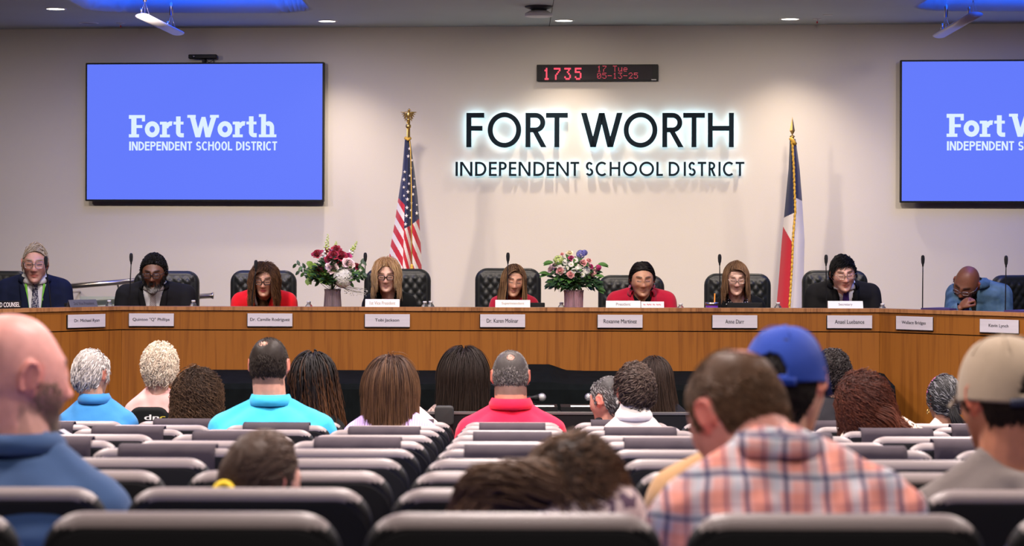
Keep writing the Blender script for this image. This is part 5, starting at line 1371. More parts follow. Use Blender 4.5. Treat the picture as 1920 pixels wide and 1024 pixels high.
# staff table
o = empty('staff_table', (.5, 14.0, 0), 0, 'black staff table with microphones in front of the draped table', 'table')
b = MB(); b.box(-1.25, 1.25, -.30, .30, .765, .79); b.build('tabletop', M['black'], o)
b = MB(); b.box(-1.22, 1.22, -.28, -.26, .1, .765); b.build('modesty_panel', M['black'], o)
for sx in (-1, 1):
    for sy in (-1, 1): b = MB(); b.box(sx * 1.2 - .02, sx * 1.2 + .02, sy * .26 - .02, sy * .26 + .02, 0, .765); b.build('leg', M['black'], o)
for (x0, x1, lab) in ((985, 1046, 'closed black laptop on the staff table beside the red-shirted man'), (1052, 1124, 'closed black laptop on the staff table between the two hand microphones')):
    a, c = P(x0, 757, 13.9), P(x1, 757, 13.9); b = MB(); b.box(a.x, c.x, 13.8, 14.05, .79, .845); q_ = b.build('laptop_case', M['black']); tag(q_, lab, 'laptop')
    b = MB(); b.box(a.x + .06, c.x - .02, 13.82, 13.9, .845, .848); z_ = b.build('paper_sheet', M['white']); tag(z_, lab.replace('closed black laptop', 'sheet of paper lying on the laptop'), 'paper'); z_['label'] = 'small sheet of paper on the ' + ('left' if x0 < 1000 else 'right') + ' laptop of the staff table'
for (px, dr, lab) in ((1017, -1, 'hand microphone pointing left on the staff table, nearer the red shirt'), (1105, 1, 'hand microphone on the staff table, nearer the man with the receding temples')):
    p = P(px, 745, 13.95); o = empty('hand_microphone', (p.x, p.y, .845), 0, lab, 'microphone'); z = p.z - .845
    b = MB(); b.ell((0, 0, z), (.026, .026, .026), 20, 12); b.build('grille', mat('mic_mesh', (.35, .35, .35), .35, metal=.9, bump=.002, bscale=700), o)
    s_ = dr; b = MB(); b.tube([(s_ * .018, 0, z), (s_ * .05, 0, z - .004), (s_ * .17, 0, z - .014)], [.021, .014, .011], 14); b.build('handle', M['black'], o)
    b = MB(); b.tube([(s_ * .07, 0, 0), (s_ * .07, 0, z - .016)], .006, 8); b.lathe([(.04, 0), (.035, .01)], 16, s_ * .07); b.build('desk_stand', M['black'], o)
# low partition with a metal capping
a, c = P(786, 772, 12.75), P(1500, 772, 12.75)
o = empty('low_partition', ((a.x + c.x) / 2, 12.75, 0), 0, 'low black partition with a thin bright capping behind the front row', 'partition'); w = (c.x - a.x) / 2
b = MB(); b.box(-w, w, -.02, .02, .0, a.z - .012); b.build('panel', M['black'], o)
b = MB(); b.box(-w - .004, w + .004, -.026, .026, a.z - .012, a.z); b.build('capping', mat('capping_metal', (.22, .21, .20), .35, metal=.6), o)
a, c = P(815, 763, 12.6), P(851, 763, 12.6); b = MB(); w = c.x - a.x
slab(b, w, .11, .05, .02, .012, 0, 0, 0); o = b.build('headset_case', mat('dark_pad', (.02, .02, .02), .7), None, ((a.x + c.x) / 2, 12.69, a.z - .055 + .0)); tag(o, 'small black padded case hung over the low partition', 'case')

# ------------------------------------------------------------------ auditorium seats
SW = .523
def make_seat():
    r = empty('auditorium_seat', (0, 0, 0))
    tilt = math.radians(9)
    def rot(mb, top=.86):
        for i, (x, y, z) in enumerate(mb.v): dz = z - top; mb.v[i] = (x, y * math.cos(tilt) - dz * math.sin(tilt) * 1.0, top + dz * math.cos(tilt) + y * math.sin(tilt))
    b = MB(); slab(b, SW, .60, .046, .075, .021, 0, .0, .56, n=8, m=5); b.m = [0 if sum(b.v[i][2] for i in f) / len(f) > .836 and len(f) < 9 else 1 for f in b.f]; rot(b); b.build('back_shell', [M['seatshell'], M['black']], r)  # pale material only on the top edge, standing for overhead light
    b = MB(); slab(b, SW - .004, .56, .006, .085, .0022, 0, -.0235, .555, n=8, m=2); rot(b); b.build('back_panel', M['seatback'], r)
    b = MB(); slab(b, SW - .008, .54, .05, .07, .022, 0, .040, .56, n=8); rot(b); b.build('backrest_cushion', M['bluefab'], r)
    b = MB(); slab(b, SW - .02, .44, .09, .05, .03, 0, 0, 0)
    b.v = [(x, z + .37, y + .42) for x, y, z in b.v]; b.build('seat_cushion', M['bluefab'], r)
    for sg in (-1, 1):
        b = MB(); b.box(sg * .272 - .008, sg * .272 + .006, .12, .40, .0, .60); b.build('side_frame', M['black'], r)
    return r
proto = make_seat()
def copy_tree(o, parent=None):
    c = o.copy(); COL.objects.link(c); c.parent = parent
    for ch in list(o.children): copy_tree(ch, c)
    return c
ORD = ['first', 'second', 'third', 'fourth', 'fifth', 'sixth', 'seventh', 'eighth', 'ninth', 'tenth', 'eleventh']
COLX = -.276; GAPW = .56
def coverslab(x, y, zt, lab):
    o = empty('seat_cover', (x, y, zt - .86), 0, lab, 'seat cover', 'dark fabric covers closing off alternate seats')
    b = MB(); tilt = math.radians(9); n = 14; V = []; F = []; cw = .315
    prof = [(-.030, .56), (-.031, .70), (-.030, .80), (-.026, .845), (-.012, .864), (.02, .866), (.055, .860), (.072, .83), (.075, .72), (.076, .58)]
    for k, (yy, zz) in enumerate(prof):
        for i in range(n + 1):
            u = i / n - .5; wv = .0035 * math.sin(u * 9 + k) + .003 * math.sin(u * 21 + 2 * k); dz = zz - .86
            V.append((u * cw, (yy - (abs(wv) if k < 5 else -abs(wv))) * math.cos(tilt) - dz * math.sin(tilt), .86 + dz * math.cos(tilt) + yy * math.sin(tilt) + .003))
    for k in range(len(prof) - 1):
        for i in range(n): q = k * (n + 1) + i; F.append((q, q + 1, q + n + 2, q + n + 1))
    q = link_mesh('fabric', np_mesh('c', V, F), M['cover'], o); q.modifiers.new('t', 'SOLIDIFY').thickness = .002
seats = []
for k in range(10):
    y = row_d(k); hwv = .2233 * y + .05
    ns = [n for n in range(-6, 6) if COLX + GAPW * n < hwv and COLX + GAPW * (n + 1) > -hwv]
    for j, n in enumerate(ns):
        x = COLX + GAPW * (n + .5); zt = row_top(k)
        seats.append((k, n, x, y, zt, j, len(ns)))
first = True
for (k, n, x, y, zt, j, m) in seats:
    o = proto if first else copy_tree(proto); first = False
    o.location = (x, y, zt - .86)
    tag(o, 'black-backed auditorium seat, %s row from the camera, %s from the left in its row' % (ORD[k], ORD[j]), 'seat', 'auditorium seats in ten rows')
    if k >= 4 and (k + n) % 2 == 0: coverslab(x, y, zt, 'dark fabric cover on the %s seat from the left, %s row from the camera' % (ORD[j], ORD[k]))
# ------------------------------------------------------------------ cloth materials
def fabric(name, col, **k): return mat(name, col, k.pop('rough', .85), bump=k.pop('bump', .0012), bscale=k.pop('bscale', 26), sheen=k.pop('sheen', .15), var=k.pop('var', .06), vscale=12, spec=.2, **k)
def node_mat(name, build):
    m, nt, b = new_mat(name); b.inputs['Roughness'].default_value = .85; b.inputs['Specular IOR Level'].default_value = .2
    tc = nt.nodes.new('ShaderNodeTexCoord'); col = build(nt, tc.outputs['Object']); L(nt, col, b.inputs['Base Color']); return m
def nmath(nt, op, a, b=None, c=None):
    n = nt.nodes.new('ShaderNodeMath'); n.operation = op
    for i, v in enumerate((a, b, c)):
        if v is None: continue
        if isinstance(v, (int, float)): n.inputs[i].default_value = v
        else: L(nt, v, n.inputs[i])
    return n.outputs[0]
def nmix(nt, f, a, b):
    n = nt.nodes.new('ShaderNodeMix'); n.data_type = 'RGBA'
    for s, v in (('Factor', f), ('A', a), ('B', b)):
        if isinstance(v, (int, float)): n.inputs[s].default_value = v
        elif isinstance(v, tuple): n.inputs[s].default_value = c4(v)
        else: L(nt, v, n.inputs[s])
    return n.outputs['Result']
def band(nt, coord, period, centre, width, soft=.004):
    f = nmath(nt, 'FRACT', nmath(nt, 'ADD', nmath(nt, 'DIVIDE', coord, period), 10. - centre / period + .5))
    d = nmath(nt, 'MULTIPLY', nmath(nt, 'ABSOLUTE', nmath(nt, 'SUBTRACT', f, .5)), period)
    n = nt.nodes.new('ShaderNodeMapRange'); n.inputs['From Min'].default_value = width / 2 + soft / 2; n.inputs['From Max'].default_value = width / 2 - soft / 2; L(nt, d, n.inputs['Value']); return n.outputs[0]
def plaid(nt, co):
    nz = nt.nodes.new('ShaderNodeTexNoise'); nz.inputs['Scale'].default_value = 6; L(nt, co, nz.inputs['Vector'])
    va = nt.nodes.new('ShaderNodeVectorMath'); va.operation = 'MULTIPLY_ADD'; va.inputs[1].default_value = (.03, .03, .03); L(nt, nz.outputs['Color'], va.inputs[0]); L(nt, co, va.inputs[2])
    vs_ = nt.nodes.new('ShaderNodeVectorMath'); vs_.operation = 'SCALE'; vs_.inputs['Scale'].default_value = 1.27; L(nt, va.outputs[0], vs_.inputs[0]); va = vs_
    sp = nt.nodes.new('ShaderNodeSeparateXYZ'); L(nt, va.outputs[0], sp.inputs[0]); X, Z = sp.outputs['X'], sp.outputs['Z']
    base = (.62, .50, .53)
    c = base
    hor = band(nt, Z, .092, .03, .062); ver = band(nt, X, .092, .04, .055)
    c = nmix(nt, nmath(nt, 'MULTIPLY', ver, .55), c, (.75, .24, .15)); c = nmix(nt, nmath(nt, 'MULTIPLY', hor, .6), c, (.76, .25, .16))
    for a, p, w, k, col in ((Z, .096, .020, .6, (.42, .52, .58)), (X, -.026, .024, .6, (.42, .52, .58)), (X, .0, .010, .85, (.02, .025, .09)), (Z, .094, .009, .8, (.02, .025, .09)), (X, -.046, .006, .7, (.03, .035, .12)), (Z, .03, .005, .45, (.2, .07, .1)), (X, .04, .005, .35, (.2, .07, .1)), (X, .055, .004, .35, (.2, .07, .1)), (Z, .015, .004, .35, (.2, .07, .1))):
        c = nmix(nt, nmath(nt, 'MULTIPLY', band(nt, a, .092, p, w), k), c, col)
    return c
def dots_on(bg, fg, scale, r):
    def f(nt, co):
        v = nt.nodes.new('ShaderNodeTexVoronoi'); v.inputs['Scale'].default_value = scale; v.inputs['Randomness'].default_value = .25; L(nt, co, v.inputs['Vector'])
        return nmix(nt, nmath(nt, 'LESS_THAN', v.outputs['Distance'], r), bg, fg)
    return f
def blobs(bg, fg, scale, th, detail=2.):
    def f(nt, co):
        v = nt.nodes.new('ShaderNodeTexNoise'); v.inputs['Scale'].default_value = scale; v.inputs['Detail'].default_value = detail; v.inputs['Distortion'].default_value = 2.2; L(nt, co, v.inputs['Vector'])
        return nmix(nt, nmath(nt, 'GREATER_THAN', v.outputs['Fac'], th), bg, fg)
    return f
def pinstripe(bg, fg, period, w):
    def f(nt, co):
        sp = nt.nodes.new('ShaderNodeSeparateXYZ'); L(nt, co, sp.inputs[0]); return nmix(nt, band(nt, sp.outputs['X'], period, 0., w, .001), bg, fg)
    return f
def diag(bg, fg, period, w):
    def f(nt, co):
        sp = nt.nodes.new('ShaderNodeSeparateXYZ'); L(nt, co, sp.inputs[0]); return nmix(nt, band(nt, nmath(nt, 'ADD', sp.outputs['X'], sp.outputs['Z']), period, 0., w, .001), bg, fg)
    return f
def denimf(nt, co):
    v = nt.nodes.new('ShaderNodeTexNoise'); v.inputs['Scale'].default_value = 9; v.inputs['Detail'].default_value = 6; L(nt, co, v.inputs['Vector'])
    r = nt.nodes.new('ShaderNodeValToRGB'); r.color_ramp.elements[0].position = .35; r.color_ramp.elements[1].position = .72; r.color_ramp.elements[0].color = c4((.028, .070, .125)); r.color_ramp.elements[1].color = c4((.12, .22, .32)); L(nt, v.outputs['Fac'], r.inputs['Fac']); return r.outputs['Color']
C = {}
C['navy'] = fabric('navy_wool', (.006, .010, .030), sheen=0); C['blacksuit'] = fabric('black_wool', (.006, .006, .007), sheen=0); C['brightred'] = fabric('bright_red_wool', (.72, .006, .012))
C['black'] = fabric('black_knit', (.005, .006, .006), sheen=0); C['crimson'] = fabric('crimson_wool', (.40, .006, .028)); C['redknit'] = fabric('red_knit', (.42, .008, .03)); C['whiteshirt'] = fabric('white_shirt', (.72, .72, .74), bump=.0006)
C['dots'] = node_mat('dotted_blouse', dots_on((.008, .008, .01), (.75, .75, .75), 62, .27)); C['denim'] = node_mat('denim', denimf)
C['plaid'] = node_mat('plaid_cotton', plaid); C['floral'] = node_mat('floral_print', blobs((.70, .55, .45), (.03, .02, .02), 26, .56, 1.)); C['print2'] = node_mat('patterned_blouse', blobs((.58, .48, .47), (.12, .08, .12), 24, .55))
C['bluepolo'] = fabric('blue_polo', (.035, .20, .47), fold=0) if False else fabric('blue_polo', (.035, .20, .47)); C['denimblue'] = fabric('dusty_blue_shirt', (.034, .075, .175)); C['turq'] = fabric('turquoise_shirt', (.04, .43, .68), bump=.002)
C['redpolo'] = fabric('red_polo', (.82, .01, .05), bump=.002); C['pink'] = fabric('pale_pink_knit', (.78, .43, .40)); C['lav'] = node_mat('lavender_stripe', pinstripe((.44, .30, .60), (.56, .43, .68), .012, .005)); C['white'] = fabric('white_blouse', (.80, .74, .70))
C['tan'] = fabric('tan_shirt', (.43, .25, .115)); C['grey'] = fabric('grey_tee', (.16, .135, .125), bump=.002); C['olive'] = fabric('olive_top', (.20, .18, .07)); C['dark'] = fabric('dark_grey_jacket', (.016, .015, .019), sheen=0); C['beige'] = node_mat('beige_print', blobs((.50, .38, .33), (.2, .12, .1), 60, .55))
C['palepink'] = node_mat('pale_dotted_blouse', dots_on((.68, .52, .50), (.78, .66, .64), 90, .3))
GBLK = mat('black_frames', (.012, .010, .012), .3); GSIL = mat('silver_frames', (.5, .48, .45), .3, metal=.9); GPUR = mat('pink_frames', (.45, .10, .30), .35)
LIGHT, FAIR, TAN_, BRN, DRK, RUD = (.58, .34, .25), (.62, .37, .28), (.46, .25, .16), (.36, .19, .12), (.115, .050, .030), (.62, .30, .25)
def front(top_, **k): return dict(k, **{})
SHIRTV = [dict(name='shirt', mat=C['whiteshirt'], inf=.008, high=.02, collar=(.022, .003), cgap=.25, v=(.028, -.03))]
def jacket(m, v=(.075, -.30), **k): return dict(dict(name='jacket', mat=m, inf=.018, v=v, collar=(.014, .010), cgap=.85, cw=.020), **k)
FA = lambda d: floor_at(d)

people = []
def person(**k): people.append(k)
# ---- the board
person(key='counsel', label='person with grey hair and glasses in a navy suit with a green lanyard', head=(66, 459, 15.2), sh=(0, 128, 521), shd=15.3, yaw=172, pitch=9, byaw=165, floor=DF, s=1.10, hp=dict(a=.076), skin=(.60, .33, .26), neck=.06,
       clothes=[dict(SHIRTV[0]), jacket(C['navy'], (.085, -.42))], hair=dict(mode='short', col=(.42, .34, .24), streak=(.60, .55, .48), len=.05, n=1500, front=.078, thick=.008, comb=(-.8, -.25, -.25), lift=.25, r=.002, part=None), brow=(.4, .33, .25), glasses=dict(mat=GSIL, w=.024, h=.019, t=.0015), build=1.05)
person(key='greybeard', label='person with black hair, black glasses and a grey-tipped beard in a black suit', head=(289, 480, 15.75), sh=(223, 362, 533), shd=15.9, yaw=180, pitch=18, byaw=180, floor=DF, s=.99, skin=(.13, .055, .032), neck=.062,
       clothes=[dict(SHIRTV[0]), jacket(C['blacksuit'], (.085, -.42))], hair=dict(mode='curly' if 0 else 'short', col=(.006, .005, .005), len=.03, n=2600, front=.076, thick=.010, maxh=.020, comb=(0, -1, .2), lift=.7, messy=.5, curl=.004, r=.0030), beard=dict(col=(.012, .01, .01), tip=(.36, .35, .34), len=.019, n=1000, r=.0013), brow=(.01, .008, .008), glasses=dict(mat=GBLK, w=.025, h=.017, t=.0024), build=1.15)
person(key='brightred', label='person with long brown hair and glasses in a bright red jacket', head=(496, 497, 15.7), sh=(438, 554, 547), shd=15.85, yaw=180, pitch=13, byaw=180, floor=DF, s=.92, skin=(.50, .26, .17), lip=(.36, .03, .05),
       clothes=[dict(name='blouse', mat=C['black'], inf=.006, v=(.05, -.09)), jacket(C['brightred'], (.075, -.30))], hair=dict(mode='long', len=.21, n=4500, K=16, col=(.045, .022, .012), tip=(.15, .07, .03), part=-.01, vol=.020, side=.9, bot=.9, face=.060, r=0.0014, curl=.007, cfreq=2.2, behind=False, thick=.010), glasses=dict(mat=GBLK, w=.025, h=.017, t=.0028))
person(key='blonde', label='person with shoulder-length blonde hair and dark glasses in black', head=(725, 487, 15.7), sh=(683, 778, 549), shd=15.85, yaw=180, pitch=14, byaw=180, floor=DF, s=.94, skin=(.60, .36, .28), lip=(.45, .2, .18),
       clothes=[jacket(C['black'], (.055, -.17), name='jacket', inf=.016)], hair=dict(mode='long', len=.155, n=4500, K=14, col=(.36, .20, .09), tip=(.50, .34, .19), part=.0, vol=.014, side=.8, bot=1.2, face=.058, r=0.0013, behind=False, thick=.009, curl=.003, cfreq=1), brow=(.2, .12, .07), glasses=dict(mat=GBLK, w=.024, h=.016, t=.0028))
person(key='hoops', label='person with long light brown hair and gold hoop earrings in a red top', head=(963, 498, 15.7), sh=(920, 1008, 553), shd=15.85, yaw=172, pitch=15, roll=-6, byaw=180, floor=DF, s=.90, skin=(.52, .27, .18), lip=(.35, .12, .1),
       clothes=[dict(name='top', mat=C['redknit'], inf=.012, scoop=(.075, .05, 0))], hair=dict(mode='long', len=.29, n=4500, K=16, col=(.07, .035, .018), tip=(.33, .19, .09), part=.0, vol=.008, side=.7, bot=.8, face=.054, r=0.0015, behind=False, thick=.008, hug=.016))
person(key='crimson', label='person with black hair tied back in a crimson jacket with a name badge', head=(1204, 494, 15.7), sh=(1142, 1264, 545), shd=15.85, yaw=176, pitch=13, byaw=180, floor=DF, s=.97, skin=(.46, .235, .14), lip=(.34, .13, .10), hp=dict(cheek=.004),
       clothes=[dict(name='blouse', mat=C['black'], inf=.006, v=(.045, -.09)), jacket(C['crimson'], (.080, -.30))], hair=dict(mode='short', len=.07, n=1500, front=.080, thick=.010, col=(.008, .006, .006), comb=(0, -1, -.2), lift=.02, messy=.05, r=.0026, part=0.01), build=1.05, neck=.06)
person(key='dots', label='person with light brown bobbed hair and glasses in a black and white dotted blouse', head=(1380, 493, 15.7), sh=(1338, 1432, 555), shd=15.85, yaw=180, pitch=18, byaw=180, floor=DF, s=.92, skin=(.62, .38, .30), lip=(.5, .25, .22), hp=dict(cheek=.003),
       clothes=[dict(name='blouse', mat=C['dots'], inf=.008, scoop=(.07, .05, 0)), jacket(C['black'], (.10, -.45), name='cardigan', inf=.016, collar=None)], hair=dict(mode='long', len=.14, n=4200, K=13, col=(.12, .065, .035), tip=(.26, .15, .08), part=.025, vol=.012, side=.8, bot=.4, face=.060, r=0.0013, behind=False, thick=.009, front=.08), brow=(.2, .12, .08), glasses=dict(mat=GSIL, w=.024, h=.016, t=.0016), neck=.06)
person(key='purpletie', label='person with thick black hair and glasses in a black suit and purple tie', head=(1581, 482, 15.7), sh=(1515, 1646, 531), shd=15.9, yaw=178, pitch=16, roll=4, byaw=180, floor=DF, s=1.0, skin=(.60, .33, .25), neck=.066,
       clothes=[dict(SHIRTV[0]), jacket(C['blacksuit'], (.075, -.40))], hair=dict(mode='short', len=.04, n=1700, front=.066, thick=.011, maxh=.019, col=(.006, .006, .006), comb=(.7, .5, -.3), lift=.25, messy=.12, r=.0026), glasses=dict(mat=GSIL, w=.024, h=.016, t=.0014), hp=dict(cheek=.004), build=1.12)
person(key='denim', label='person with a shaved head in a denim shirt, hand held to the chin', head=(1813, 500, 15.1), sh=(1782, 1890, 530), shd=15.2, yaw=208, pitch=38, roll=-14, byaw=205, floor=DF, s=1.0, skin=(.20, .075, .038), lip=(.12, .04, .035),
       clothes=[dict(name='undershirt', mat=C['black'], inf=.004, v=(.03, -.04)), dict(name='shirt', mat=C['denim'], inf=.014, v=(.055, -.20), collar=(.030, .02), cgap=.6, cw=.016, smooth=6)], beard=dict(col=(.02, .015, .012), tip=(.05, .04, .035), len=.008, n=400), glasses=dict(mat=GSIL, w=.023, h=.014, t=.0012), neck=.060,
       abs=dict(ER=(1786, 592, 14.95), WR=(1799, 579, 14.83)), handR=((.75, -.15, .85), (.5, .25, -.45), 1.0, -1), vox=.0045)
# ---- the public
def aud(**k): k.setdefault('byaw', 0); k.setdefault('vox', .0065); k.setdefault('floor', FA(k['head'][2])); person(**k)
aud(key='bald', label='person with a bald head and greying beard in a dusty blue shirt', head=(28, 590, 5.05), sh=(-150, 236, 868), shd=5.0, yaw=52, pitch=8, byaw=14, s=1.20, skin=(.66, .31, .27), red=.5, clothes=[dict(name='shirt', mat=C['denimblue'], inf=.014, collar=(.020, .003), cgap=.3, cw=.003)], beard=dict(col=(.30, .20, .15), tip=(.40, .32, .27), len=.006, n=3600, r=.0007), stubble=(.22, .14, .11), neck=.068, build=1.15, vox=.005, elbL=(.06, .04, -.30), elbR=(.05, .05, -.30))
aud(key='bluepolo', label='person with short grey hair in a medium blue polo shirt', head=(172, 660, 12.0), sh=(112, 255, 762), shd=11.95, yaw=22, pitch=6, s=1.05, skin=(.50, .27, .19), clothes=[dict(name='polo_shirt', mat=C['bluepolo'], inf=.013, collar=(.028, .006), sleeve=.2)], hair=dict(mode='short', len=.035, n=2200, thick=.010, col=(.34, .31, .29), streak=(.62, .58, .55), sfrac=.5, comb=(-.2, -.5, -1), lift=.2, r=.0022, nape=-.07), build=1.08)
aud(key='fluffy', label='person with fluffy white hair in a pale pink top', head=(300, 652, 12.95), sh=(236, 352, 744), shd=12.95, yaw=-4, pitch=4, s=1.0, skin=(.6, .38, .3), clothes=[dict(name='top', mat=C['pink'], inf=.012)], hair=dict(mode='short', len=.05, n=2200, thick=.022, col=(.72, .60, .47), streak=(.85, .76, .62), sfrac=.5, comb=(0, -.2, -1), lift=.9, messy=.5, curl=.006, cfreq=2, r=.0024, nape=-.085))
aud(key='curlybrown', label='person with long curly dark brown hair in an olive top', head=(370, 702, 12.0), sh=(322, 420, 782), shd=11.98, yaw=0, pitch=6, s=.98, skin=LIGHT, clothes=[dict(name='top', mat=C['olive'], inf=.012, sleeve=.6)], hair=dict(mode='long', len=.33, n=5700, K=18, col=(.035, .020, .013), tip=(.16, .09, .05), vol=.040, side=1.3, bot=.5, curl=.013, cfreq=5, r=0.0015, rootz=-.02, thick=.016))
aud(key='turquoise', label='person with thinning short dark hair in a bright turquoise shirt', head=(505, 636, 11.15), sh=(400, 622, 768), shd=11.1, yaw=2, pitch=4, s=1.14, skin=(.58, .30, .21), clothes=[dict(name='shirt', mat=C['turq'], inf=.018, fold=.002, collar=(.030, .004), sleeve=1.)], hair=dict(mode='short', len=.022, n=5200, thick=.003, col=(.024, .017, .013), comb=(.3, -.4, -1), lift=.25, r=.0014, nape=-.085, crown=(-.012, -.055, .085, .034)), scalp=dict(col=(.05, .035, .03), nape=-.085, crown=(-.012, -.055, .085, .030), k=.8), neck=.068, build=1.15, elbL=(.07, .03, -.28), elbR=(.07, .03, -.28))
aud(key='braids', label='person with long black braids hanging down, seated beside the turquoise shirt', head=(588, 668, 12.0), sh=(545, 648, 780), shd=11.95, yaw=25, pitch=8, roll=-4, s=1.04, skin=DRK, clothes=[dict(name='top', mat=C['black'], inf=.012)], hair=dict(mode='long', len=.42, n=840, K=20, col=(.008, .006, .006), tip=(.10, .04, .015), vol=.030, side=.9, bot=.6, r=0.0042, curl=.0022, cfreq=9, rootz=-.02, thick=.014, sweep=(.35, 0, 0)))
aud(key='lavender', label='person with straight brown hair lightening to the tips in a lavender top', head=(733, 679, 11.15), sh=(646, 824, 782), shd=11.1, yaw=8, pitch=4, roll=3, s=1.08, skin=FAIR, clothes=[dict(name='top', mat=C['lav'], inf=.013)], hair=dict(mode='long', len=.37, n=6600, K=18, col=(.040, .020, .014), tip=(.17, .085, .04), vol=.032, side=.7, bot=.9, r=0.0015, rootz=-.03, thick=.014, hug=.034))
aud(key='paleblouse', label='person in a pale dotted blouse almost hidden behind the lavender top', head=(752, 700, 12.0), sh=(716, 825, 778), shd=11.98, yaw=0, pitch=8, s=.95, skin=LIGHT, clothes=[dict(name='blouse', mat=C['palepink'], inf=.013)], hair=dict(mode='short', len=.05, n=600, thick=.014, col=(.04, .022, .015), nape=-.08))
aud(key='darklong', label='person with long dark straight hair in a beige print, left of the red polo', head=(870, 662, 13.3), sh=(802, 932, 752), shd=13.3, yaw=10, pitch=5, s=1.1, skin=LIGHT, floor=0, clothes=[dict(name='top', mat=C['beige'], inf=.012)], hair=dict(mode='long', len=.42, n=6000, K=18, col=(.018, .012, .010), tip=(.035, .022, .016), vol=.042, side=.8, bot=.8, r=0.0018, rootz=-.03, thick=.014, sweep=(-.12, 0, 0)))
aud(key='redpolo', label='person with cropped greying hair in a bright red polo shirt', head=(958, 659, 12.0), sh=(864, 1055, 774), shd=11.95, yaw=0, pitch=2, s=1.16, skin=(.60, .29, .20), red=1.1, clothes=[dict(name='polo_shirt', mat=C['redpolo'], inf=.016, fold=.002, collar=(.032, .006), cw=.010)], hair=dict(mode='short', len=.014, n=5500, thick=.002, col=(.075, .065, .060), streak=(.18, .16, .15), sfrac=.35, comb=(0, -.3, -1), lift=.3, r=.0017, nape=-.09, crown=(.0, -.06, .075, .036)), scalp=dict(col=(.10, .075, .065), nape=-.092, crown=(0, -.06, .075, .032), k=.8), neck=.072, build=1.15, elbL=(.07, .03, -.28), elbR=(.07, .03, -.28))
aud(key='temples', label='person with grey receding hair leaning behind the white collar', head=(1141, 709, 12.1), sh=(1098, 1196, 800), shd=12.1, yaw=-50, pitch=14, s=1.03, skin=(.56, .29, .22), clothes=[dict(name='jacket', mat=C['dark'], inf=.014)], hair=dict(mode='short', len=.02, n=2200, thick=.006, col=(.06, .055, .055), streak=(.25, .24, .24), sfrac=.4, comb=(0, -.4, -1), lift=.2, r=.0018, nape=-.08, front=.085, crown=(0, .02, .10, .05)))
aud(key='updo', label='person with a tousled dark updo in a white collared blouse', head=(1191, 692, 11.2), sh=(1122, 1254, 793), shd=11.15, yaw=-12, pitch=6, s=1.02, skin=(.50, .27, .19), clothes=[dict(name='blouse', mat=C['white'], inf=.014, high=.03, collar=(.032, .010), cgap=.5, cw=.008)], hair=dict(mode='short', len=.075, n=2200, thick=.020, col=(.030, .020, .016), tip=(.10, .065, .05), comb=(.3, -1, .5), lift=.35, messy=.45, curl=.006, cfreq=1.4, r=.0026, nape=-.085, bun=(.0, -.095, -.02, .042)))
aud(key='longbrown', label='person with long straight brown hair near the end of the low partition', head=(1228, 675, 13.3), sh=(1182, 1290, 757), shd=13.3, yaw=8, pitch=4, s=1.0, floor=0, skin=LIGHT, clothes=[dict(name='top', mat=C['dark'], inf=.012)], hair=dict(mode='long', len=.42, n=4500, K=18, col=(.030, .019, .015), tip=(.07, .042, .03), vol=.022, side=.8, bot=.6, r=0.0017, rootz=-.03, sweep=(.25, 0, 0)))
aud(key='darkcurls', label='person with short curly black hair in a dark jacket behind the blue cap', head=(1562, 664, 12.0), sh=(1505, 1612, 752), shd=11.95, yaw=10, pitch=8, s=1.0, skin=TAN_, clothes=[dict(name='jacket', mat=C['dark'], inf=.018)], hair=dict(mode='short', len=.04, n=1800, thick=.018, col=(.014, .011, .010), tip=(.04, .03, .03), comb=(0, -.4, -.5), lift=.9, messy=.6, curl=.006, cfreq=2, r=.003, nape=-.08))
aud(key='auburn', label='person with long wavy auburn hair in a cream and black floral top', head=(1622, 708, 10.35), sh=(1578, 1745, 792), shd=10.3, yaw=-6, pitch=10, roll=-8, s=1.05, skin=(.66, .40, .32), clothes=[dict(name='top', mat=C['floral'], inf=.012, scoop=(.12, .095, 1), sleeve=.2)], hair=dict(mode='long', len=.30, n=6300, K=20, col=(.050, .016, .011), tip=(.14, .040, .020), vol=.026, side=.9, bot=.7, curl=.012, cfreq=3.5, r=0.0016, rootz=-.03, thick=.018, sweep=(.9, 0, 0), tail=((.03, -.08, -.02, .06), (.10, -.10, -.09, .07), (.16, -.10, -.16, .07), (.20, -.10, -.23, .05)), tn=1200))
aud(key='ponytail', label='person with grey-black hair in a ponytail and pink glasses pushed up on the head', head=(1772, 709, 12.0), sh=(1728, 1830, 805), shd=11.95, yaw=-8, pitch=4, s=1.04, skin=(.36, .18, .11), clothes=[dict(name='blouse', mat=C['white'], inf=.013)], hair=dict(mode='short', len=.09, n=2200, thick=.010, col=(.022, .021, .022), streak=(.17, .17, .18), sfrac=.35, comb=(.3, -1, -.35), lift=.02, messy=.05, r=.0022, nape=-.075, tail=((.02, -.105, -.03, .022), (.03, -.14, -.08, .026), (.07, -.13, -.15, .045), (.11, -.10, -.20, .05))))
aud(key='plaid', label='person with thinning brown hair in an orange and navy plaid shirt', head=(1384, 661, 4.42), sh=(1232, 1730, 872), shd=4.27, nw=.22, yaw=-34, pitch=30, s=1.06, skin=(.66, .30, .24), red=1.1, clothes=[dict(name='shirt', mat=C['plaid'], inf=.014, collar=(.020, .003), cgap=.3, cw=.004, fold=.004)], hair=dict(mode='short', len=.020, n=6500, thick=.003, col=(.10, .050, .025), tip=(.10, .055, .03), comb=(.2, -.6, -1), lift=.3, r=.0014, nape=-.045, crown=(.012, -.052, .098, .05)), scalp=dict(col=(.13, .07, .04), nape=-.047, crown=(.012, -.052, .098, .035), k=.6), vox=.005, cvox=.008, neck=.062, elbL=(.07, .06, -.28), elbR=(.07, .06, -.28))
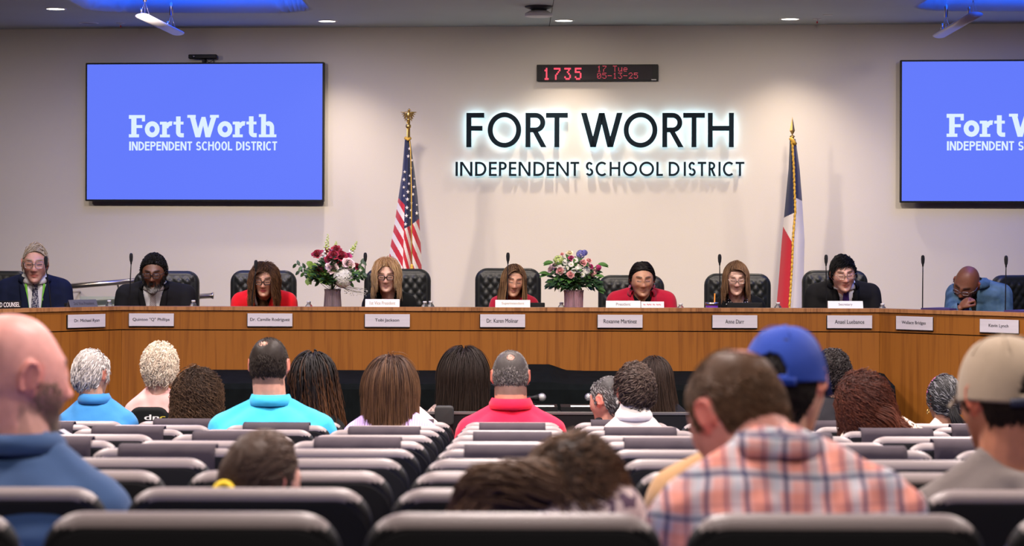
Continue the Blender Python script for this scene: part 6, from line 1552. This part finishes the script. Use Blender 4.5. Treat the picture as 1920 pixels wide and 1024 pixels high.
aud(key='bluecap', label='person in a bright blue baseball cap and a tan shirt', head=(1474, 622, 5.15), sh=(1222, 1662, 858), shd=5.1, yaw=24, pitch=14, roll=-6, s=1.04, skin=(.62, .34, .24), clothes=[dict(name='shirt', mat=C['tan'], inf=.014)], hair=dict(mode='short', len=.022, n=3600, thick=.004, maxh=.007, col=(.012, .009, .008), comb=(0, -.3, -1), r=.0018, ztop=.085, nape=-.085, front=.07), neck=.055, vox=.0055)
aud(key='tancap', label='person in a tan baseball cap and a grey t-shirt at the right edge', head=(1886, 640, 5.15), sh=(1708, 2110, 892), shd=5.1, yaw=-22, pitch=8, s=1.12, skin=(.46, .19, .11), clothes=[dict(name='tshirt', mat=C['grey'], inf=.016, fold=.004)], hair=dict(mode='short', len=.022, n=3600, thick=.004, maxh=.007, col=(.020, .012, .008), comb=(0, -.3, -1), r=.0018, ztop=.085, nape=-.085), neck=.066, vox=.0055, build=1.1)
aud(key='girl', label='child with brown hair tied by a yellow band, leaning to the left', head=(493, 820, 5.2), sh=(410, 590, 985), shd=5.2, yaw=52, pitch=16, s=.93, skin=(.60, .32, .24), clothes=[dict(name='top', mat=C['dark'], inf=.012)], hair=dict(mode='short', len=.09, n=4200, thick=.008, col=(.065, .040, .028), tip=(.07, .04, .028), comb=(0, -1, -.5), lift=.02, messy=.06, r=.0020, nape=-.08, tail=((-.070, -.085, -.005, .016), (-.085, -.105, -.03, .020), (-.095, -.11, -.08, .026), (-.10, -.10, -.16, .026))), vox=.005)
aud(key='wavy', label='person with tousled brown hair bent forward in a pale patterned top', head=(1078, 834, 4.45), sh=(955, 1238, 934), shd=4.40, yaw=-10, pitch=20, s=.98, skin=FAIR, clothes=[dict(name='top', mat=C['print2'], inf=.015)], hair=dict(mode='long', len=.115, n=6500, K=16, thick=.012, col=(.045, .030, .024), tip=(.20, .11, .06), vol=.015, side=.6, bot=.6, curl=.012, cfreq=1.6, r=.0016, rootz=-.04, sweep=(-.55, 0, 0), tn=1500, tail=((-.03, -.07, .035, .045), (-.11, -.09, .040, .050), (-.17, -.08, .030, .050), (-.205, -.07, -.02, .045), (-.21, -.06, -.09, .045), (-.21, -.06, -.2, .04))), vox=.0055)

BUILT = {}
for sp in people:
    rng = np.random.default_rng(abs(hash(sp['key'])) % 1000 if 0 else sum(ord(ch) * (i + 3) for i, ch in enumerate(sp['key'])))
    BUILT[sp['key']] = make_person(sp)

# ---- neckwear, badges, jewellery
def lapels(key, v):
    root, J, hp, tops, off, put = BUILT[key]; jk = tops['jacket']; m = jk.data.materials[0]
    for sg in (-1, 1):
        pts = [(sg * (v[0] * (bz - v[1]) / (.07 - v[1]) + .012), bz) for bz in (.055, .03, 0., -.04, -.08, -.12, -.16, -.20)]
        surf_strip(put, jk, off, J, pts, .020, .006, 'lapel', m, [.5, .7, .9, 1.1, 1.2, 1.1, .95, .8])
lapels('counsel', (.085, -.42)); lapels('greybeard', (.085, -.42)); lapels('purpletie', (.075, -.40)); lapels('brightred', (.075, -.30)); lapels('crimson', (.080, -.30))
def acc(key):
    root, J, hp, tops, off, put = BUILT[key]; return root, J, hp, tops, off, put
TIE = lambda m: m
root, J, hp, tops, off, put = acc('counsel')
surf_strip(put, tops['shirt'], off, J, [(0, .035), (0, .02), (0, -.05), (0, -.14), (0, -.24), (0, -.34), (0, -.40)], .036, .006, 'necktie', node_mat('patterned_tie', blobs((.05, .05, .09), (.40, .40, .42), 45, .52)), [.5, .45, .55, .75, .9, 1, .9])
GL = mat('green_lanyard', (.16, .55, .03), .6)
for sg in (-1, 1): surf_strip(put, tops['shirt'], off, J, [(sg * .062, .055), (sg * .058, .0), (sg * .05, -.10), (sg * .035, -.22), (sg * .01, -.34), (0, -.38)], .008, .010, 'lanyard', GL)
root, J, hp, tops, off, put = acc('greybeard')
surf_strip(put, tops['shirt'], off, J, [(0, .03), (0, -.05), (0, -.14), (0, -.26), (0, -.36)], .036, .006, 'necktie', node_mat('striped_tie', diag((.55, .52, .54), (.12, .07, .08), .012, .005)), [.5, .55, .75, .9, 1])
root, J, hp, tops, off, put = acc('purpletie')
surf_strip(put, tops['shirt'], off, J, [(0, .035), (0, .015), (0, -.05), (0, -.14), (0, -.24), (0, -.34)], .036, .007, 'necktie', fabric('purple_silk', (.05, .02, .13), rough=.45), [.6, .45, .6, .8, .95, 1])
root, J, hp, tops, off, put = acc('brightred')
surf_strip(put, tops['jacket'], off, J, [(.055, .05), (.05, .0), (.035, -.05), (.02, -.10), (.015, -.18)], .010, .008, 'lanyard', mat('white_lanyard', (.75, .68, .66), .6))
root, J, hp, tops, off, put = acc('crimson')
b = MB(); b.box(-.028, .028, -.002, .002, -.022, .022); o = b.build('name_badge', mat('badge_silver', (.5, .5, .55), .35), root, Vector(J['Sc'] - off + J['rb'] * -.075 + J['fb'] * .165 + np.array([0, 0, -.075]))); o.rotation_euler = (0, .5, 0)
def earring(key, r, t, m, name='earring', zz=-.038):
    root, J, hp, tops, off, put = acc(key); s = J['s']
    for sg in (-1, 1):
        b = MB(); c = J['H'] + J['R'] @ np.array([sg * (hp['a'] + .006), .002, zz * s]) - off
        b.tube([c + np.array([0.3 * r * math.cos(a), r * math.sin(a) * .6, -r + r * math.cos(a)]) + J['rb'] * r * .5 * math.sin(a) for a in np.linspace(0, 2 * PI, 17)], t, 6); b.build(name, m, root)
earring('hoops', .014, .0035, M['gold']); earring('crimson', .010, .003, mat('pink_bead', (.6, .15, .25), .4)); earring('ponytail', .013, .003, M['gold']); earring('updo', .005, .005, mat('pearl', (.8, .78, .7), .3))
# hair tie, glasses on head
root, J, hp, tops, off, put = acc('girl')
c = J['H'] + np.array([-.074, -.092, -.012]) - off
b = MB(); b.tube([c + np.array([.0, -.018, 0]) + .024 * np.array([math.cos(a) * .8, .3 * math.sin(a), math.sin(a)]) for a in np.linspace(0, 2 * PI, 21)], .009, 8); b.build('hair_tie', mat('yellow_band', (.80, .55, .0), .6), root)
root, J, hp, tops, off, put = acc('ponytail')
b = MB(); a_, b_, c_ = hp['a'] + .012, hp['b'], hp['c'] + .014
b.tube([J['H'] - off + J['R'] @ np.array([math.sin(t) * a_, .03 - .02 * abs(math.sin(t)), math.cos(t) * c_]) for t in np.linspace(-1.35, 1.2, 24)], .0045, 6); b.build('glasses', GPUR, root)
root, J, hp, tops, off, put = acc('redpolo')
b = MB(); b.tube([J['H'] - off + J['R'] @ np.array([math.sin(t) * (hp['a'] + .008), -math.cos(t) * (hp['b'] * .80) - .004, -.036 - .014 * math.cos(t)]) for t in np.linspace(-1.45, 1.45, 30)], .0022, 6); b.build('glasses_cord', M['black'], root)
# ---- caps
BRIM = .055
def cap(key, m, band_m, o_=None):
    root, J, hp, tops, off, put = acc(key); a, b_, c_ = hp['a'] + .013, hp['b'] + .013, hp['c'] + .012; s = J['s']
    T = lambda q: J['H'] - off + J['R'] @ np.array(q)
    nu, nv = 120, 44; V = []; F = []; z0 = -.002
    for j in range(nv + 1):
        ph = (PI / 2) * j / nv
        for i in range(nu):
            th = 2 * PI * i / nu; y, x = math.cos(th), math.sin(th)      # th=0 front of the cap = front of face or back
            zz = z0 + (c_ - z0) * math.sin(ph) ** .92; rr = math.cos(ph) ** .75
            low = (1 - j / nv); tuck = -.018 * low * (-y if y < 0 else 0)
            V.append(T((x * a * rr, y * b_ * rr * (1. if y > 0 else 1.0) - .004, zz + tuck)))
    back = lambda i, j: (abs(((i + .5) / nu * 360 + 180) % 360 - 180) > 150 + 0) 
    for j in range(nv):
        for i in range(nu):
            th = ((i + .5) / nu) * 2 * PI; dx = math.sin(th) * a; zz = (j + .5) / nv * PI / 2; hz = z0 + (c_ - z0) * math.sin(zz) ** .92 - .018 * (1 - j / nv)
            isb = math.cos(th) < 0
            if isb and (dx / .040) ** 2 + ((hz - .0) / .052) ** 2 < 1 and hz > z0 + .000: continue
            k = (i + 1) % nu; F.append((j * nu + i, j * nu + k, (j + 1) * nu + k, (j + 1) * nu + i))
    me = np_mesh('crown', np.array(V), F); o = link_mesh('baseball_cap', me, m, root); md = o.modifiers.new('t', 'SOLIDIFY'); md.thickness = .003; md.offset = 1
    bb = MB(); 
    # strap across the opening
    pts = [T((math.sin(t) * (a + .001), math.cos(t) * (b_ + .001) - .004, z0 - .014)) for t in np.linspace(PI - .62, PI + .62, 16)]
    V = []; 
    for q in pts: V += [q + np.array([0, 0, -.009]), q + np.array([0, 0, .009])]
    bb.add(V, [(2 * i, 2 * i + 2, 2 * i + 3, 2 * i + 1) for i in range(15)], 0, True); so = bb.build('strap', band_m, o); so.modifiers.new('t', 'SOLIDIFY').thickness = .002
    bb = MB(); V = []; n = 16
    for i in range(n + 1):
        t = -1.05 + 2.1 * i / n
        for k in range(5):
            u = k / 4; V.append(T((math.sin(t) * (a * (1 - .1 * u)), math.cos(t) * b_ + u * BRIM * math.cos(t) ** .6, .012 - .010 * u - .02 * (abs(math.sin(t)) ** 2) * u)))
    bb.add(V, [(i * 5 + k, i * 5 + k + 1, i * 5 + k + 6, i * 5 + k + 5) for i in range(n) for k in range(4)], 0, True); so = bb.build('brim', m, o); so.modifiers.new('t', 'SOLIDIFY').thickness = .003
    bb = MB(); bb.ell(T((0, -.004, c_ + .002)), (.006, .006, .004), 10, 6); bb.build('top_button', m, o)
    bb = MB()
    for kk in range(6):
        th = kk * PI / 3 + PI / 6; bb.tube([T((math.sin(th) * (a + .002) * math.cos(p_) ** .75, math.cos(th) * (b_ + .002) * math.cos(p_) ** .75 - .004, z0 + (c_ + .001 - z0) * math.sin(p_) ** .92)) for p_ in np.linspace(.75 if math.cos(th) < 0 else .1, 1.54, 14)], .0012, 5)
    bb.build('seam', m, o)
cap('bluecap', fabric('cap_blue', (.006, .036, .27)), fabric('cap_blue', (.006, .036, .27))); cap('tancap', fabric('cap_tan', (.30, .235, .165)), mat('cap_strap_navy', (.02, .025, .05), .7))

# dark jacket with white letters hung over a chair back in front of the woman in pink
a, c = P(243, 763, 12.72), P(318, 763, 12.72); w = c.x - a.x
o = empty('draped_jacket', ((a.x + c.x) / 2, 12.72, 0), 0, 'black jacket with white and yellow letters hung over the chair of the pink top', 'jacket')
b = MB(); slab(b, w, .50, .05, .06, .024, 0, 0, a.z - .25, n=8); b.build('jacket_cloth', C['black'], o)
f = 12.7 / FPX; X0 = (243 + 318) / 2
mesh_text_child('lettering', o, 'dn', (273 - X0) * f, (300 - X0) * f, P(0, 790, 12.72).z + .012, P(0, 776, 12.72).z, -.0285, M['white'], .035)
mesh_text_child('lettering', o, 'c', (302 - X0) * f, (312 - X0) * f, P(0, 790, 12.72).z + .012, P(0, 779, 12.72).z, -.0285, mat('yellow_ink', (.6, .5, .05), .6), .035)
ch = empty('stacking_chair', ((a.x + c.x) / 2, 12.80, 0), 0, 'black chair under the pink top, mostly hidden by the hung jacket', 'chair')
b = MB(); b.box(-.22, .22, -.0, .03, .5, a.z - .04); b.build('backrest', M['black'], ch); b = MB(); b.box(-.22, .22, .03, .45, .41, .45); b.build('seat', M['black'], ch)
for sx in (-.2, .2):
    for sy in (.02, .42): b = MB(); b.tube([(sx, sy, 0), (sx, sy, .42)], .012, 8); b.build('leg', M['steel'], ch)

a, c = P(111, 806, 9.6), P(131, 827, 9.5)
b = MB(); V = [(0, 0, 0), (.022, 0, .004), (c.x - a.x + .022, 0, c.z - a.z), (c.x - a.x, 0, c.z - a.z), (0, .04, -.01), (.022, .04, -.01)]
b.add(V, [(0, 3, 2, 1), (0, 1, 5, 4)]); o = b.build('strap', M['white'], None, a); o.modifiers.new('t', 'SOLIDIFY').thickness = .002; tag(o, 'short white strap hanging between the seats beside the bearded bald head', 'strap')

# ------------------------------------------------------------------ light
def area(name, loc, size, power, col, rot=(0, 0, 0), shape='DISK', sy=None, spread=PI):
    l = bpy.data.lights.new(name, 'AREA'); l.shape = shape; l.size = size; l.energy = power; l.color = col; l.spread = spread
    if sy: l.size_y = sy
    o = bpy.data.objects.new(name, l); COL.objects.link(o); o.location = loc; o.rotation_euler = rot; return o
def spot(name, loc, tgt, power, col, ang, blend=.6, rad=.05):
    l = bpy.data.lights.new(name, 'SPOT'); l.energy = power; l.color = col; l.spot_size = math.radians(ang); l.spot_blend = blend; l.shadow_soft_size = rad
    o = bpy.data.objects.new(name, l); COL.objects.link(o); o.location = loc; o.rotation_euler = (Vector(tgt) - Vector(loc)).to_track_quat('-Z', 'Y').to_euler(); return o
WARM = (1., .84, .68)
for i, p in enumerate(DLP): spot('downlight_beam', (p.x, p.y, CZ - .03), (p.x, p.y, 0), (45 if i == 0 else 78), WARM, 110, 1., .06)
# track heads light the wall and board; the leftmost is added to warm the wall
for x in (-4.7, -3.2, -1.8, -.4, 1.0, 2.4, 3.8):
    spot('track_spot', (x - .45, 14.3, CZ - .1), (x * .95, 17.6, 1.30), 240 if abs(x) < 3 else 150, (1., .85, .71), 78, 1., .07)
for y, pw in ((2.6, 38), (5.4, 75), (8.2, 112), (10.8, 108), (13.0, 75)):
    for x in (-2.6, 0., 2.6): area('ceiling_panel', (x, y, CZ - .02), .45, pw, (1., .86, .81), spread=math.radians(150))
w_ = bpy.data.worlds.new('world'); SC.world = w_; w_.use_nodes = True; w_.node_tree.nodes['Background'].inputs[0].default_value = (0, 0, 0, 1)

# ------------------------------------------------------------------ camera
cam = bpy.data.cameras.new('camera'); co = bpy.data.objects.new('camera', cam); COL.objects.link(co); SC.camera = co
co.location = (0, 0, ZC); co.rotation_euler = (PI / 2, -ROLL, 0)
cam.sensor_width = 36; cam.lens = 36 * FPX / 1920; cam.shift_y = (HY - 512) / 1920; cam.clip_start = .1; cam.clip_end = 60
cam.dof.use_dof = True; cam.dof.focus_distance = 15.4; cam.dof.aperture_fstop = 4.7
vs = SC.view_settings; vs.view_transform = 'Standard'; vs.look = 'None'; vs.gamma = 1; vs.use_curve_mapping = False; vs.exposure = 0.
SC.cycles.use_denoising = True; SC.cycles.max_bounces = 6; SC.cycles.diffuse_bounces = 3; SC.cycles.glossy_bounces = 2; SC.cycles.transmission_bounces = 4; SC.cycles.transparent_max_bounces = 12
SC.cycles.sample_clamp_indirect = 4.; SC.cycles.caustics_reflective = False; SC.cycles.caustics_refractive = False
